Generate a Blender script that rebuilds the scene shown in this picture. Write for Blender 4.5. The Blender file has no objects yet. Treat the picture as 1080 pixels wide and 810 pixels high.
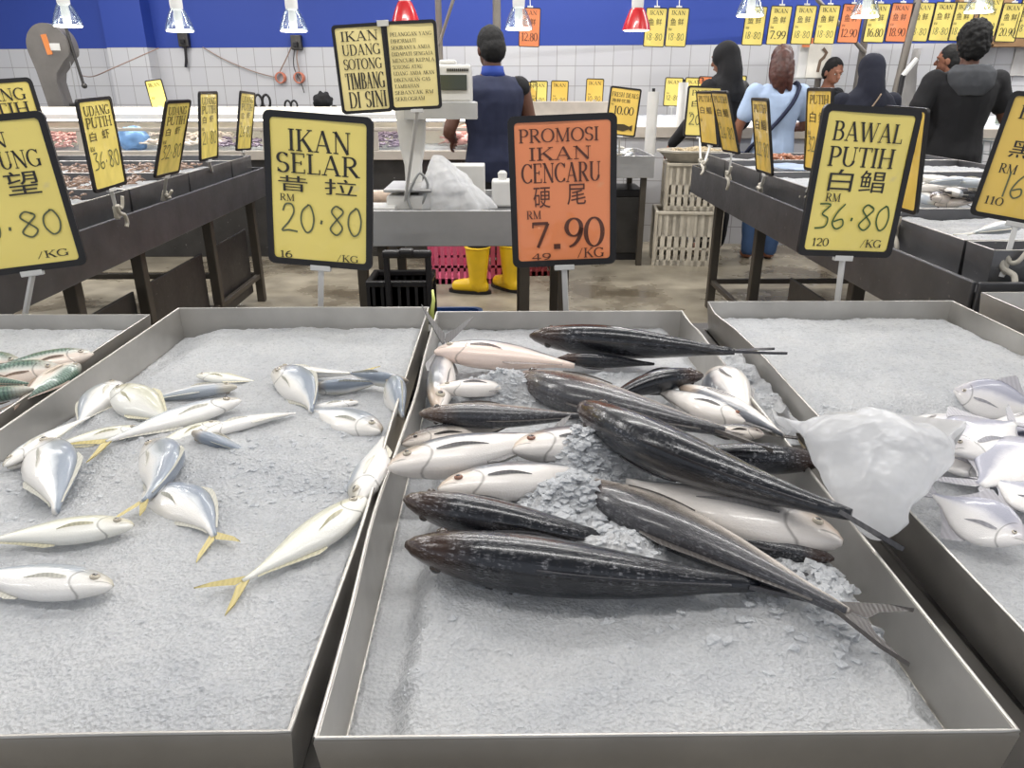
import bpy, bmesh, math, random
from mathutils import Vector, Matrix, noise
random.seed(7)
SC = bpy.context.scene
COL = SC.collection
PI = math.pi
# ------------------------------------------------------------------ camera model (1080 x 810)
F = 783.0; PITCH = math.radians(21.9); YAW = math.radians(0.75); H = 1.36
def ray(px, py):
    x = (px - 540) / F; y = -(py - 405) / F
    dx = x; dy = math.cos(PITCH) + y * math.sin(PITCH); dz = -math.sin(PITCH) + y * math.cos(PITCH)
    c, s = math.cos(-YAW), math.sin(-YAW)
    return dx * c - dy * s, dx * s + dy * c, dz
def Pz(px, py, z):
    d = ray(px, py); t = (z - H) / d[2]
    return Vector((d[0] * t, d[1] * t, z))
def Py(px, py, Y):
    d = ray(px, py); t = Y / d[1]
    return Vector((d[0] * t, Y, H + d[2] * t))
# ------------------------------------------------------------------ materials
def lin(c):
    out = []
    for v in c[:3]:
        v = v / 255.0
        out.append(v / 12.92 if v <= 0.04045 else ((v + 0.055) / 1.055) ** 2.4)
    return (*out, 1.0)
class NT:
    def __init__(s, name):
        s.m = bpy.data.materials.new(name); s.m.use_nodes = True
        s.t = s.m.node_tree; s.b = s.t.nodes['Principled BSDF']
    def n(s, kind, **kw):
        nd = s.t.nodes.new(kind)
        for k, v in kw.items():
            if k.startswith('i_'):
                nd.inputs[k[2:].replace('_', ' ')].default_value = v
            else: setattr(nd, k, v)
        return nd
    def l(s, a, b): s.t.links.new(a, b)
    def ramp(s, fac, stops, interp='LINEAR'):
        r = s.n('ShaderNodeValToRGB'); cr = r.color_ramp; cr.interpolation = interp
        while len(cr.elements) > 1: cr.elements.remove(cr.elements[-1])
        cr.elements[0].position = stops[0][0]; cr.elements[0].color = stops[0][1]
        for p, c in stops[1:]:
            e = cr.elements.new(p); e.color = c
        if fac is not None: s.l(fac, r.inputs['Fac'])
        return r.outputs['Color']
    def mix(s, fac, a, b, blend='MIX'):
        m = s.n('ShaderNodeMix', data_type='RGBA', blend_type=blend)
        for sock, v in ((m.inputs[0], fac), (m.inputs[6], a), (m.inputs[7], b)):
            if hasattr(v, 'is_output'): s.l(v, sock)
            else: sock.default_value = v
        return m.outputs[2]
    def math(s, op, a, b=0.0):
        m = s.n('ShaderNodeMath', operation=op)
        for i, v in enumerate((a, b)):
            if hasattr(v, 'is_output'): s.l(v, m.inputs[i])
            else: m.inputs[i].default_value = v
        return m.outputs[0]
    def noise(s, scale, detail=3, vec=None, rough=0.5):
        nd = s.n('ShaderNodeTexNoise'); nd.inputs['Scale'].default_value = scale
        nd.inputs['Detail'].default_value = detail; nd.inputs['Roughness'].default_value = rough
        if vec is None: vec = s.obj()
        s.l(vec, nd.inputs['Vector'])
        return nd.outputs['Fac']
    def obj(s):
        if not hasattr(s, '_tc'): s._tc = s.n('ShaderNodeTexCoord')
        return s._tc.outputs['Object']
    def uv(s):
        s.obj(); return s._tc.outputs['UV']
    def mapped(s, scale, vec=None):
        mp = s.n('ShaderNodeMapping'); mp.inputs['Scale'].default_value = scale
        s.l(vec or s.obj(), mp.inputs['Vector']); return mp.outputs['Vector']
    def bump(s, h, strength=0.3, dist=0.01):
        b = s.n('ShaderNodeBump'); b.inputs['Strength'].default_value = strength
        b.inputs['Distance'].default_value = dist
        s.l(h, b.inputs['Height']); s.l(b.outputs['Normal'], s.b.inputs['Normal'])
    def set(s, **kw):
        for k, v in kw.items():
            k = k.replace('_', ' ')
            sock = s.b.inputs[k]
            if hasattr(v, 'is_output'): s.l(v, sock)
            else: sock.default_value = v
        return s
MATS = {}
def mat(name, col, rough=0.5, metal=0.0, var=0.12, scale=8.0, bump=0.0, bscale=60.0, coat=0.0, stretch=None, spec=0.5):
    if name in MATS: return MATS[name]
    k = NT(name); c = lin(col)
    vec = k.mapped(stretch) if stretch else k.obj()
    nz = k.noise(scale, 4, vec)
    d = tuple(max(0, v * (1 - var)) for v in c[:3]) + (1,)
    e = tuple(min(1, v * (1 + var * .6)) for v in c[:3]) + (1,)
    k.set(Base_Color=k.ramp(nz, [(0.3, d), (0.7, e)]), Roughness=rough, Metallic=metal, Coat_Weight=coat, Coat_Roughness=0.06, Specular_IOR_Level=spec)
    if bump: k.bump(k.noise(bscale, 3, vec), bump, 0.004)
    MATS[name] = k.m
    return k.m
def emit(name, col, strength):
    if name in MATS: return MATS[name]
    k = NT(name); k.set(Base_Color=lin(col), Emission_Color=lin(col), Emission_Strength=strength)
    MATS[name] = k.m; return k.m
def steel(name, col, rough=0.34, dirt=0.25, stretch=(3, 40, 40)):
    k = NT(name); c = lin(col)
    a = k.noise(1.0, 4, k.mapped(stretch)); b = k.noise(7, 5)
    sp = k.noise(45, 2)
    base = k.ramp(b, [(0.3, tuple(v * (1 - dirt) for v in c[:3]) + (1,)), (0.65, c)])
    spots = k.ramp(sp, [(0.70, (0, 0, 0, 1)), (0.78, (1, 1, 1, 1))])
    base = k.mix(k.math('MULTIPLY', spots, 0.35), base, lin((190, 186, 178)))
    k.set(Base_Color=base, Metallic=0.9, Roughness=k.math('ADD', k.math('MULTIPLY', a, 0.18), rough - .09))
    k.bump(a, 0.05, 0.002)
    MATS[name] = k.m; return k.m
# ------------------------------------------------------------------ mesh builder
def frame_of(d):
    d = d.normalized()
    up = Vector((0, 0, 1)) if abs(d.z) < 0.95 else Vector((1, 0, 0))
    a = d.cross(up).normalized(); b = a.cross(d).normalized()
    return a, b
class MB:
    def __init__(s): s.v = []; s.f = []; s.uvs = None
    def add(s, vs, fs):
        b = len(s.v); s.v.extend([tuple(v) for v in vs]); s.f.extend([tuple(i + b for i in f) for f in fs]); return s
    def box(s, c, d, rot=None, bev=0.0):
        x, y, z = d[0] / 2, d[1] / 2, d[2] / 2
        if bev:
            bm = bmesh.new(); bmesh.ops.create_cube(bm, size=1.0)
            for v in bm.verts: v.co = Vector((v.co.x * d[0], v.co.y * d[1], v.co.z * d[2]))
            bmesh.ops.bevel(bm, geom=list(bm.edges), offset=bev, segments=2, affect='EDGES', profile=.5)
            bm.verts.index_update()
            vs = [v.co.copy() for v in bm.verts]; fs = [[v.index for v in f.verts] for f in bm.faces]; bm.free()
        else:
            vs = [Vector((a * x, b * y, e * z)) for a, b, e in ((-1,-1,-1),(1,-1,-1),(1,1,-1),(-1,1,-1),(-1,-1,1),(1,-1,1),(1,1,1),(-1,1,1))]
            fs = [(0,3,2,1),(4,5,6,7),(0,1,5,4),(1,2,6,5),(2,3,7,6),(3,0,4,7)]
        if rot is not None: vs = [rot @ v for v in vs]
        c = Vector(c)
        return s.add([v + c for v in vs], fs)
    def b2(s, lo, hi, bev=0.0):
        lo = Vector(lo); hi = Vector(hi)
        return s.box((lo + hi) / 2, hi - lo, None, bev)
    def tube(s, pts, r, n=10, caps=True):
        pts = [Vector(p) for p in pts]; rs = r if isinstance(r, (list, tuple)) else [r] * len(pts)
        vs = []; fs = []; a = None
        for i, p in enumerate(pts):
            d = (pts[min(i + 1, len(pts) - 1)] - pts[max(i - 1, 0)])
            if d.length < 1e-9: d = Vector((0, 0, 1))
            if a is None: a, b = frame_of(d)
            else:
                dn = d.normalized(); a = (a - dn * a.dot(dn)).normalized(); b = a.cross(dn)
            for k in range(n):
                t = 2 * PI * k / n
                vs.append(p + (a * math.cos(t) + b * math.sin(t)) * rs[i])
        m = len(pts)
        for i in range(m - 1):
            for k in range(n):
                fs.append((i * n + k, i * n + (k + 1) % n, (i + 1) * n + (k + 1) % n, (i + 1) * n + k))
        if caps: fs.append(tuple(range(n - 1, -1, -1))); fs.append(tuple((m - 1) * n + k for k in range(n)))
        return s.add(vs, fs)
    def lathe(s, prof, c=(0, 0, 0), n=24, sx=1.0, sy=1.0):
        vs = []; fs = []; c = Vector(c)
        for r, z in prof:
            for k in range(n):
                t = 2 * PI * k / n; vs.append(c + Vector((r * math.cos(t) * sx, r * math.sin(t) * sy, z)))
        for i in range(len(prof) - 1):
            for k in range(n):
                fs.append((i * n + k, i * n + (k + 1) % n, (i + 1) * n + (k + 1) % n, (i + 1) * n + k))
        fs.append(tuple(range(n - 1, -1, -1))); fs.append(tuple((len(prof) - 1) * n + k for k in range(n)))
        return s.add(vs, fs)
    def loft(s, rings, caps=True):
        n = len(rings[0]); vs = [p for r in rings for p in r]; fs = []
        for i in range(len(rings) - 1):
            for k in range(n):
                fs.append((i * n + k, i * n + (k + 1) % n, (i + 1) * n + (k + 1) % n, (i + 1) * n + k))
        if caps: fs.append(tuple(range(n - 1, -1, -1))); fs.append(tuple((len(rings) - 1) * n + k for k in range(n)))
        return s.add(vs, fs)
    def ell(s, c, r, n=16, m=10, rot=None):
        c = Vector(c); rings = []
        for i in range(m + 1):
            t = PI * min(max(i / m, 0.02), 0.98)
            ring = []
            for k in range(n):
                p = 2 * PI * k / n
                v = Vector((r[0] * math.sin(t) * math.cos(p), r[1] * math.sin(t) * math.sin(p), -r[2] * math.cos(t)))
                if rot is not None: v = rot @ v
                ring.append(c + v)
            rings.append(ring)
        return s.loft(rings)
    def prism(s, poly, lo, hi, axis='y'):
        """outline poly of (a, b) pushed from lo to hi along axis; a,b are the other two axes in order"""
        def mk(a, b, d):
            return {'y': (a, d, b), 'x': (d, a, b), 'z': (a, b, d)}[axis]
        n = len(poly)
        vs = [mk(a, b, lo) for a, b in poly] + [mk(a, b, hi) for a, b in poly]
        fs = [tuple(range(n)), tuple(range(2 * n - 1, n - 1, -1))]
        for k in range(n): fs.append((k, k + n, (k + 1) % n + n, (k + 1) % n))
        return s.add(vs, fs)
    def build(s, name, m, parent=None, smooth=False, loc=None, fix=True):
        me = bpy.data.meshes.new(name); me.from_pydata(s.v, [], s.f)
        if fix:
            bm = bmesh.new(); bm.from_mesh(me); bmesh.ops.recalc_face_normals(bm, faces=bm.faces); bm.to_mesh(me); bm.free()
        me.materials.append(m)
        if smooth:
            me.polygons.foreach_set('use_smooth', [True] * len(me.polygons))
            if smooth == 'auto':
                try: me.set_sharp_from_angle(angle=math.radians(40))
                except Exception: pass
        me.update()
        o = bpy.data.objects.new(name, me); COL.objects.link(o)
        if parent is not None: o.parent = parent
        if loc is not None: o.location = loc
        return o
def tag(o, label=None, cat=None, group=None, kind=None):
    for k, v in (('label', label), ('category', cat), ('group', group), ('kind', kind)):
        if v: o[k] = v
    return o
def thing(name, label, cat, loc=(0, 0, 0), rz=0.0, group=None, rot=None):
    o = bpy.data.objects.new(name, None); COL.objects.link(o); o.empty_display_size = 0.05
    o.location = loc; o.rotation_euler = rot if rot else (0, 0, rz)
    return tag(o, label, cat, group)
def copy_tree(o, parent=None):
    c = o.copy(); COL.objects.link(c)
    if parent is not None: c.parent = parent
    for ch in list(o.children): copy_tree(ch, c)
    return c
def baked(mb, name, m, parent=None, voxel=0.01, smooth_it=4, displace=None):
    """union of overlapping shells made into one continuous skin"""
    me = bpy.data.meshes.new('tmp'); me.from_pydata(mb.v, [], mb.f)
    bm = bmesh.new(); bm.from_mesh(me); bmesh.ops.recalc_face_normals(bm, faces=bm.faces); bm.to_mesh(me); bm.free()
    o = bpy.data.objects.new('tmp', me); COL.objects.link(o)
    r = o.modifiers.new('r', 'REMESH'); r.mode = 'VOXEL'; r.voxel_size = voxel
    if smooth_it:
        sm = o.modifiers.new('s', 'SMOOTH'); sm.iterations = smooth_it; sm.factor = 0.5
    dg = bpy.context.evaluated_depsgraph_get(); dg.update()
    out = bpy.data.meshes.new_from_object(o.evaluated_get(dg))
    bpy.data.objects.remove(o); bpy.data.meshes.remove(me)
    out.name = name; out.materials.clear(); out.materials.append(m)
    if displace:
        ns = [v.normal.copy() for v in out.vertices]
        for v, nn in zip(out.vertices, ns): v.co += nn * displace(v.co)
    out.polygons.foreach_set('use_smooth', [True] * len(out.polygons))
    ob = bpy.data.objects.new(name, out); COL.objects.link(ob)
    if parent is not None: ob.parent = parent
    return ob
# ------------------------------------------------------------------ shared materials
M = {}
M['tray'] = steel('tray_steel', (206, 203, 198), 0.42)
M['table'] = steel('table_steel', (120, 120, 122), 0.42)
M['dark_steel'] = steel('dark_steel', (88, 86, 84), 0.45)
M['leg'] = mat('leg_steel', (84, 78, 70), 0.5, 0.6)
M['black'] = mat('black_plastic', (26, 24, 26), 0.4, bump=.05)
M['white'] = mat('white_plastic', (214, 213, 210), 0.4, var=.06)
M['offwhite'] = mat('worn_white_plastic', (190, 184, 172), 0.55, var=.2, scale=14)
M['ink'] = mat('ink', (38, 34, 26), 0.5, coat=.4)
M['ink_o'] = mat('ink_on_orange', (92, 48, 30), 0.5, coat=.4)
M['marker'] = mat('marker_ink', (92, 98, 66), 0.5, coat=.4)
M['marker_g'] = mat('green_marker_ink', (60, 92, 40), 0.5, coat=.4)
M['blackcloth'] = mat('black_cloth', (22, 22, 25), 0.9, bump=.3, bscale=200)
M['skin'] = mat('brown_skin', (134, 88, 66), 0.55, var=.08)
M['skin_d'] = mat('dark_brown_skin', (96, 62, 47), 0.55, var=.08)
M['hair'] = mat('black_hair', (10, 9, 9), 0.8, bump=.5, bscale=150)
def card_mat(name, col, blot):
    k = NT(name); c = lin(col)
    n1 = k.noise(6, 3); n2 = k.noise(18, 4)
    base = k.ramp(n1, [(0.3, tuple(v * .93 for v in c[:3]) + (1,)), (0.7, c)])
    base = k.mix(k.ramp(n2, [(0.66, (0, 0, 0, 1)), (0.76, (blot, blot, blot, 1))]), base, lin((214, 196, 150)))
    k.set(Base_Color=base, Roughness=0.55, Coat_Weight=1.0, Coat_Roughness=0.05)
    # wavy clear sleeve: only the coat is wrinkled
    b = k.n('ShaderNodeBump'); b.inputs['Strength'].default_value = 1.0; b.inputs['Distance'].default_value = 0.022
    k.l(k.noise(9, 2, k.mapped((1, 1, .6))), b.inputs['Height']); k.l(b.outputs['Normal'], k.b.inputs['Coat Normal'])
    return k.m
M['yellow'] = card_mat('yellow_card', (252, 230, 122), .35)
M['amber'] = card_mat('amber_card', (240, 202, 92), .25)
M['orange'] = card_mat('orange_card', (250, 148, 92), .15)
M['cream'] = card_mat('cream_card', (248, 230, 156), .2)
def ice_mat():
    k = NT('crushed_ice')
    a = k.noise(10, 4); b = k.noise(90, 3); v = k.n('ShaderNodeTexVoronoi'); v.inputs['Scale'].default_value = 210
    k.l(k.obj(), v.inputs['Vector'])
    base = k.ramp(a, [(0.30, lin((226, 228, 232))), (0.5, lin((240, 241, 243))), (0.72, lin((248, 248, 249)))])
    fine = k.ramp(k.noise(260, 3), [(0.36, (.62, .64, .66, 1)), (0.52, (1, 1, 1, 1))])
    base = k.mix(0.5, base, fine, 'MULTIPLY')
    h = k.math('ADD', k.math('MULTIPLY', k.n_out(v), 1.0), k.math('MULTIPLY', b, 1.2))
    k.set(Base_Color=base, Roughness=k.math('ADD', k.math('MULTIPLY', b, 0.5), 0.06), Specular_IOR_Level=0.45, Coat_Weight=0.0)
    k.bump(k.math('ADD', h, k.math('MULTIPLY', k.noise(320, 2), 1.0)), 0.7, 0.0035)
    out = k.t.nodes['Material Output']; tl = k.n('ShaderNodeBsdfTranslucent'); tl.inputs['Color'].default_value = (.93, .95, .97, 1)
    ms = k.n('ShaderNodeMixShader'); ms.inputs[0].default_value = .48; k.l(k.b.outputs[0], ms.inputs[1]); k.l(tl.outputs[0], ms.inputs[2]); k.l(ms.outputs[0], out.inputs['Surface'])
    return k.m
NT.n_out = lambda s, nd: nd.outputs['Distance']
M['ice'] = ice_mat()
def film_mat():
    k = NT('translucent_film')
    t = k.t; out = t.nodes['Material Output']
    k.set(Base_Color=lin((244, 245, 247)), Roughness=0.22, Specular_IOR_Level=.6)
    k.bump(k.noise(16, 3, rough=.5), 0.5, 0.02)
    tl = k.n('ShaderNodeBsdfTranslucent'); tl.inputs['Color'].default_value = lin((244, 245, 247))
    tp = k.n('ShaderNodeBsdfTransparent')
    m1 = k.n('ShaderNodeMixShader'); m1.inputs[0].default_value = 0.45
    k.l(k.b.outputs[0], m1.inputs[1]); k.l(tl.outputs[0], m1.inputs[2])
    m2 = k.n('ShaderNodeMixShader')
    k.l(k.math('ADD', k.math('MULTIPLY', k.noise(9, 3), .55), .02), m2.inputs[0])
    k.l(m1.outputs[0], m2.inputs[1]); k.l(tp.outputs[0], m2.inputs[2]); k.l(m2.outputs[0], out.inputs['Surface'])
    return k.m
M['film'] = film_mat()
def glass_mat():
    k = NT('thin_clear_glass')
    out = k.t.nodes['Material Output']
    k.set(Base_Color=lin((230, 236, 240)), Roughness=0.05)
    tp = k.n('ShaderNodeBsdfTransparent'); tp.inputs['Color'].default_value = (.93, .95, .96, 1)
    m2 = k.n('ShaderNodeMixShader'); lw = k.n('ShaderNodeLayerWeight'); lw.inputs['Blend'].default_value = .25
    k.l(k.math('ADD', k.math('MULTIPLY', lw.outputs['Fresnel'], .3), .03), m2.inputs[0])
    gl = k.n('ShaderNodeBsdfGlossy'); gl.inputs['Roughness'].default_value = .06; gl.inputs['Color'].default_value = (.8, .85, .9, 1)
    k.l(tp.outputs[0], m2.inputs[1]); k.l(gl.outputs[0], m2.inputs[2]); k.l(m2.outputs[0], out.inputs['Surface'])
    return k.m
M['glass'] = glass_mat()
# ------------------------------------------------------------------ lettering
TH, TN = 0.135, 0.05
def _seg(mb, pts, ws, y, tr):
    """flat ribbon of given widths along pts in the sign's face"""
    n = len(pts); vs = []
    for i in range(n):
        a = pts[max(i - 1, 0)]; b = pts[min(i + 1, n - 1)]
        dx, dz = b[0] - a[0], b[1] - a[1]; L = math.hypot(dx, dz) or 1
        w = ws[i] / 2
        vs.append(tr(pts[i][0] - dz / L * w, pts[i][1] + dx / L * w)); vs.append(tr(pts[i][0] + dz / L * w, pts[i][1] - dx / L * w))
    mb.add([(p[0], y, p[1]) for p in vs], [(2 * i, 2 * i + 1, 2 * i + 3, 2 * i + 2) for i in range(n - 1)])
def L_(x0, y0, x1, y1, w): return ([(x0, y0), (x1, y1)], [w, w])
def V(x, w=TH, a=0.0, b=1.0): return L_(x, a, x, b, w)
def S_(x, y, h=0.13): return L_(x - h, y, x + h, y, TN)
def A_(cx, cy, rx, ry, a0, a1, n=16):
    p = []; w = []
    for i in range(n + 1):
        t = math.radians(a0 + (a1 - a0) * i / n)
        p.append((cx + rx * math.cos(t), cy + ry * math.sin(t)))
        w.append(TN + (TH - TN) * abs(math.cos(t)) ** 1.3)
    return p, w
hT, hB = 1 - TN / 2, TN / 2
GL = {
 'I': (.34, [V(.17), S_(.17, hT), S_(.17, hB)]),
 'K': (.80, [V(.17), S_(.17, hT), S_(.17, hB), L_(.2, .42, .66, .97, TN), L_(.33, .56, .68, .03, TH), S_(.64, hT, .11), S_(.68, hB, .12)]),
 'A': (.82, [L_(.13, .03, .40, 1, TN), L_(.40, 1, .69, .03, TH), L_(.22, .33, .58, .33, TN), S_(.13, hB, .11), S_(.69, hB, .12)]),
 'N': (.84, [V(.17, TN), L_(.15, 1, .70, 0, TH), V(.70, TN), S_(.13, hT, .1), S_(.17, hB, .11), S_(.70, hT, .11)]),
 'S': (.58, [A_(.29, .74, .2, .24, 30, 270), A_(.29, .26, .21, .24, 90, -150), L_(.48, .78, .48, .96, TN), L_(.09, .04, .09, .24, TN)]),
 'E': (.66, [V(.17), L_(.05, hT, .58, hT, TN), L_(.05, hB, .6, hB, TN), L_(.17, .52, .46, .52, TN), L_(.58, .8, .58, 1, TN), L_(.6, 0, .6, .22, TN), L_(.46, .42, .46, .62, TN)]),
 'L': (.62, [V(.17), S_(.17, hT), L_(.05, hB, .56, hB, TN), L_(.56, 0, .56, .24, TN)]),
 'R': (.76, [V(.17), S_(.17, hT), S_(.17, hB), L_(.1, hT, .34, hT, TN), A_(.34, .74, .23, .235, 90, -90), L_(.17, .5, .34, .5, TN), L_(.34, .5, .66, .02, TH), S_(.69, hB, .08)]),
 'P': (.66, [V(.17), S_(.17, hT), S_(.17, hB), L_(.1, hT, .34, hT, TN), A_(.34, .72, .24, .255, 90, -90), L_(.17, .465, .34, .465, TN)]),
 'B': (.70, [V(.17), L_(.05, hT, .34, hT, TN), L_(.05, hB, .36, hB, TN), A_(.34, .755, .2, .22, 90, -90), A_(.36, .28, .25, .255, 90, -90), L_(.17, .535, .36, .535, TN)]),
 'D': (.82, [V(.17), L_(.05, hT, .36, hT, TN), L_(.05, hB, .36, hB, TN), A_(.36, .5, .36, .475, 90, -90)]),
 'O': (.86, [A_(.43, .5, .36, .475, 0, 360, 28)]),
 'C': (.76, [A_(.42, .5, .35, .475, 40, 320, 24), L_(.69, .74, .69, .97, TN), L_(.69, .05, .69, .22, TN)]),
 'G': (.84, [A_(.42, .5, .35, .475, 42, 318, 24), L_(.69, .74, .69, .97, TN), V(.69, TH, .04, .4), S_(.67, .42, .12)]),
 'U': (.82, [V(.17, TH, .3, 1), V(.66, TN, .3, 1), A_(.415, .31, .245, .285, 180, 360), S_(.17, hT), S_(.66, hT, .11)]),
 'T': (.72, [V(.36), L_(.04, hT, .68, hT, TN), S_(.36, hB), L_(.04, .78, .04, 1, TN), L_(.68, .78, .68, 1, TN)]),
 'M': (1.0, [V(.16, TN), L_(.16, 1, .5, .02, TH), L_(.5, .02, .82, 1, TN), V(.82, TH), S_(.13, hT, .09), S_(.16, hB, .11), S_(.85, hT, .1), S_(.82, hB, .13)]),
 'W': (1.1, [L_(.1, 1, .34, 0, TH), L_(.34, 0, .55, .95, TN), L_(.55, .95, .78, 0, TH), L_(.78, 0, 1.0, 1, TN), S_(.1, hT), S_(.55, hT, .1), S_(1.0, hT, .1)]),
 'H': (.86, [V(.17), V(.69), S_(.17, hT), S_(.17, hB), S_(.69, hT), S_(.69, hB), L_(.17, .52, .69, .52, TN)]),
 'F': (.62, [V(.17), L_(.05, hT, .56, hT, TN), S_(.17, hB), L_(.17, .52, .44, .52, TN), L_(.56, .78, .56, 1, TN)]),
 'Y': (.76, [L_(.1, 1, .38, .45, TH), L_(.38, .45, .66, 1, TN), V(.38, TH, 0, .46), S_(.1, hT, .1), S_(.66, hT, .1), S_(.38, hB)]),
 'J': (.5, [V(.3, TH, .2, 1), A_(.18, .2, .12, .18, 0, -150), S_(.3, hT)]),
 '0': (.62, [A_(.31, .5, .25, .475, 0, 360, 28)]),
 '1': (.42, [V(.22), S_(.22, hB), L_(.08, .84, .22, .97, TN)]),
 '2': (.62, [A_(.3, .7, .22, .275, 165, -35), L_(.48, .54, .08, .06, TN * 1.6), L_(.08, .06, .56, .06, TH * .8)]),
 '3': (.6, [A_(.27, .74, .19, .235, 150, -80), A_(.27, .27, .23, .25, 85, -150)]),
 '4': (.64, [V(.42, TH, 0, 1), L_(.42, 1, .05, .28, TN), L_(.05, .28, .6, .28, TN * 1.5)]),
 '6': (.6, [A_(.3, .3, .22, .28, 0, 360, 22), A_(.52, .34, .45, .64, 180, 100)]),
 '7': (.58, [L_(.05, hT - .03, .55, hT - .03, TH * .8), L_(.55, .95, .2, 0, TH * .8), L_(.05, .78, .05, 1, TN)]),
 '8': (.6, [A_(.3, .745, .19, .23, 0, 360, 20), A_(.3, .26, .23, .25, 0, 360, 20)]),
 '9': (.6, [A_(.3, .68, .22, .29, 0, 360, 22), A_(.07, .66, .45, .64, 0, -78)]),
 '.': (.28, [L_(.06, .07, .2, .07, .14)]),
 '/': (.5, [L_(.06, -.05, .42, 1, TN)]), ' ': (.45, []), ',': (.25, [L_(.1, .1, .05, -.1, .06)]),
}
def cr(pts, n=6):
    out = []
    P = [pts[0]] + list(pts) + [pts[-1]]
    for i in range(1, len(P) - 2):
        for k in range(n):
            t = k / n
            out.append(tuple(.5 * ((2 * P[i][j]) + (-P[i-1][j] + P[i+1][j]) * t + (2 * P[i-1][j] - 5 * P[i][j] + 4 * P[i+1][j] - P[i+2][j]) * t * t + (-P[i-1][j] + 3 * P[i][j] - 3 * P[i+1][j] + P[i+2][j]) * t ** 3) for j in range(len(pts[0]))))
    out.append(tuple(pts[-1])); return out
HW = {  # felt-pen figures
 '0': (.6, [[(.35, .98), (.12, .75), (.08, .35), (.25, .02), (.45, .15), (.52, .55), (.42, .92), (.3, .98)]]),
 '2': (.66, [[(.1, .72), (.2, .95), (.42, .95), (.48, .7), (.3, .35), (.05, .04), (.3, .06), (.6, .02)]]),
 '3': (.6, [[(.1, .97), (.5, .95), (.25, .6), (.48, .42), (.42, .1), (.05, .02)]]),
 '6': (.6, [[(.45, 1), (.2, .65), (.08, .25), (.25, .02), (.48, .15), (.42, .4), (.12, .3)]]),
 '8': (.66, [[(.5, .9), (.3, 1), (.15, .8), (.35, .52), (.52, .25), (.32, .0), (.1, .2), (.3, .5), (.55, .8), (.45, .95)]]),
 '7': (.6, [[(.08, .95), (.52, .95)], [(.52, .95), (.3, .5), (.2, 0)]]),
 '9': (.6, [[(.48, .75), (.3, .97), (.1, .75), (.25, .52), (.48, .7), (.45, .3), (.35, 0)]]),
 '4': (.6, [[(.3, 1), (.05, .4), (.55, .42)], [(.45, .75), (.4, 0)]]),
 '1': (.3, [[(.15, 1), (.15, 0)]]), '.': (.4, [[(.15, .42), (.22, .4)]]), ' ': (.4, []),
}
def text(mb, s, x0, x1, z0, z1, y, font='serif', w=None):
    """set s into the box x0..x1, z0..z1 of the sign face (plane at y, reading along +x)"""
    src = GL if font == 'serif' else HW
    tot = sum(src.get(c, src[' '])[0] for c in s); k = (x1 - x0) / tot; h = z1 - z0
    x = x0
    for c in s:
        adv, strokes = src.get(c, src[' '])
        for st in strokes:
            if font == 'serif':
                pts, ws = st
                # widths kept in cap-height units, blended with the stretch
                vs = [(x + p[0] * k, z0 + p[1] * h) for p in pts]
                sc = (k * .5 + h * .5)
                _seg(mb, vs, [q * sc for q in ws], y, lambda a, b: (a, b))
            else:
                vs = [(x + p[0] * k, z0 + p[1] * h) for p in (cr(st) if len(st) > 2 else st)]
                ww = (w or .09) * h if c != '.' else .14 * h
                _seg(mb, vs, [ww] * len(vs), y, lambda a, b: (a, b))
        x += adv * k
_fc = None
def hanzi(mb, ch, x0, x1, z0, z1, y):
    global _fc
    if _fc is None:
        cu = bpy.data.curves.new('tmp_text', 'FONT'); _fc = bpy.data.objects.new('tmp_text', cu); COL.objects.link(_fc)
    _fc.data.body = ch; bpy.context.view_layer.update()
    me = _fc.to_mesh()
    if not len(me.vertices): return
    xs = [v.co.x for v in me.vertices]; ys = [v.co.y for v in me.vertices]
    a, b, c, d = min(xs), max(xs), min(ys), max(ys)
    mb.add([(x0 + (v.co.x - a) / (b - a) * (x1 - x0), y, z0 + (v.co.y - c) / (d - c) * (z1 - z0)) for v in me.vertices], [tuple(p.vertices) for p in me.polygons])
    _fc.to_mesh_clear()
def rrect(w, h, r, n=5):
    out = []
    for cx, cz, a0 in ((w/2-r, h/2-r, 0), (-w/2+r, h/2-r, 90), (-w/2+r, -h/2+r, 180), (w/2-r, -h/2+r, 270)):
        for k in range(n + 1):
            t = math.radians(a0 + 90 * k / n); out.append((cx + r * math.cos(t), cz + r * math.sin(t)))
    return out
SW, SH = 0.236, 0.326
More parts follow.
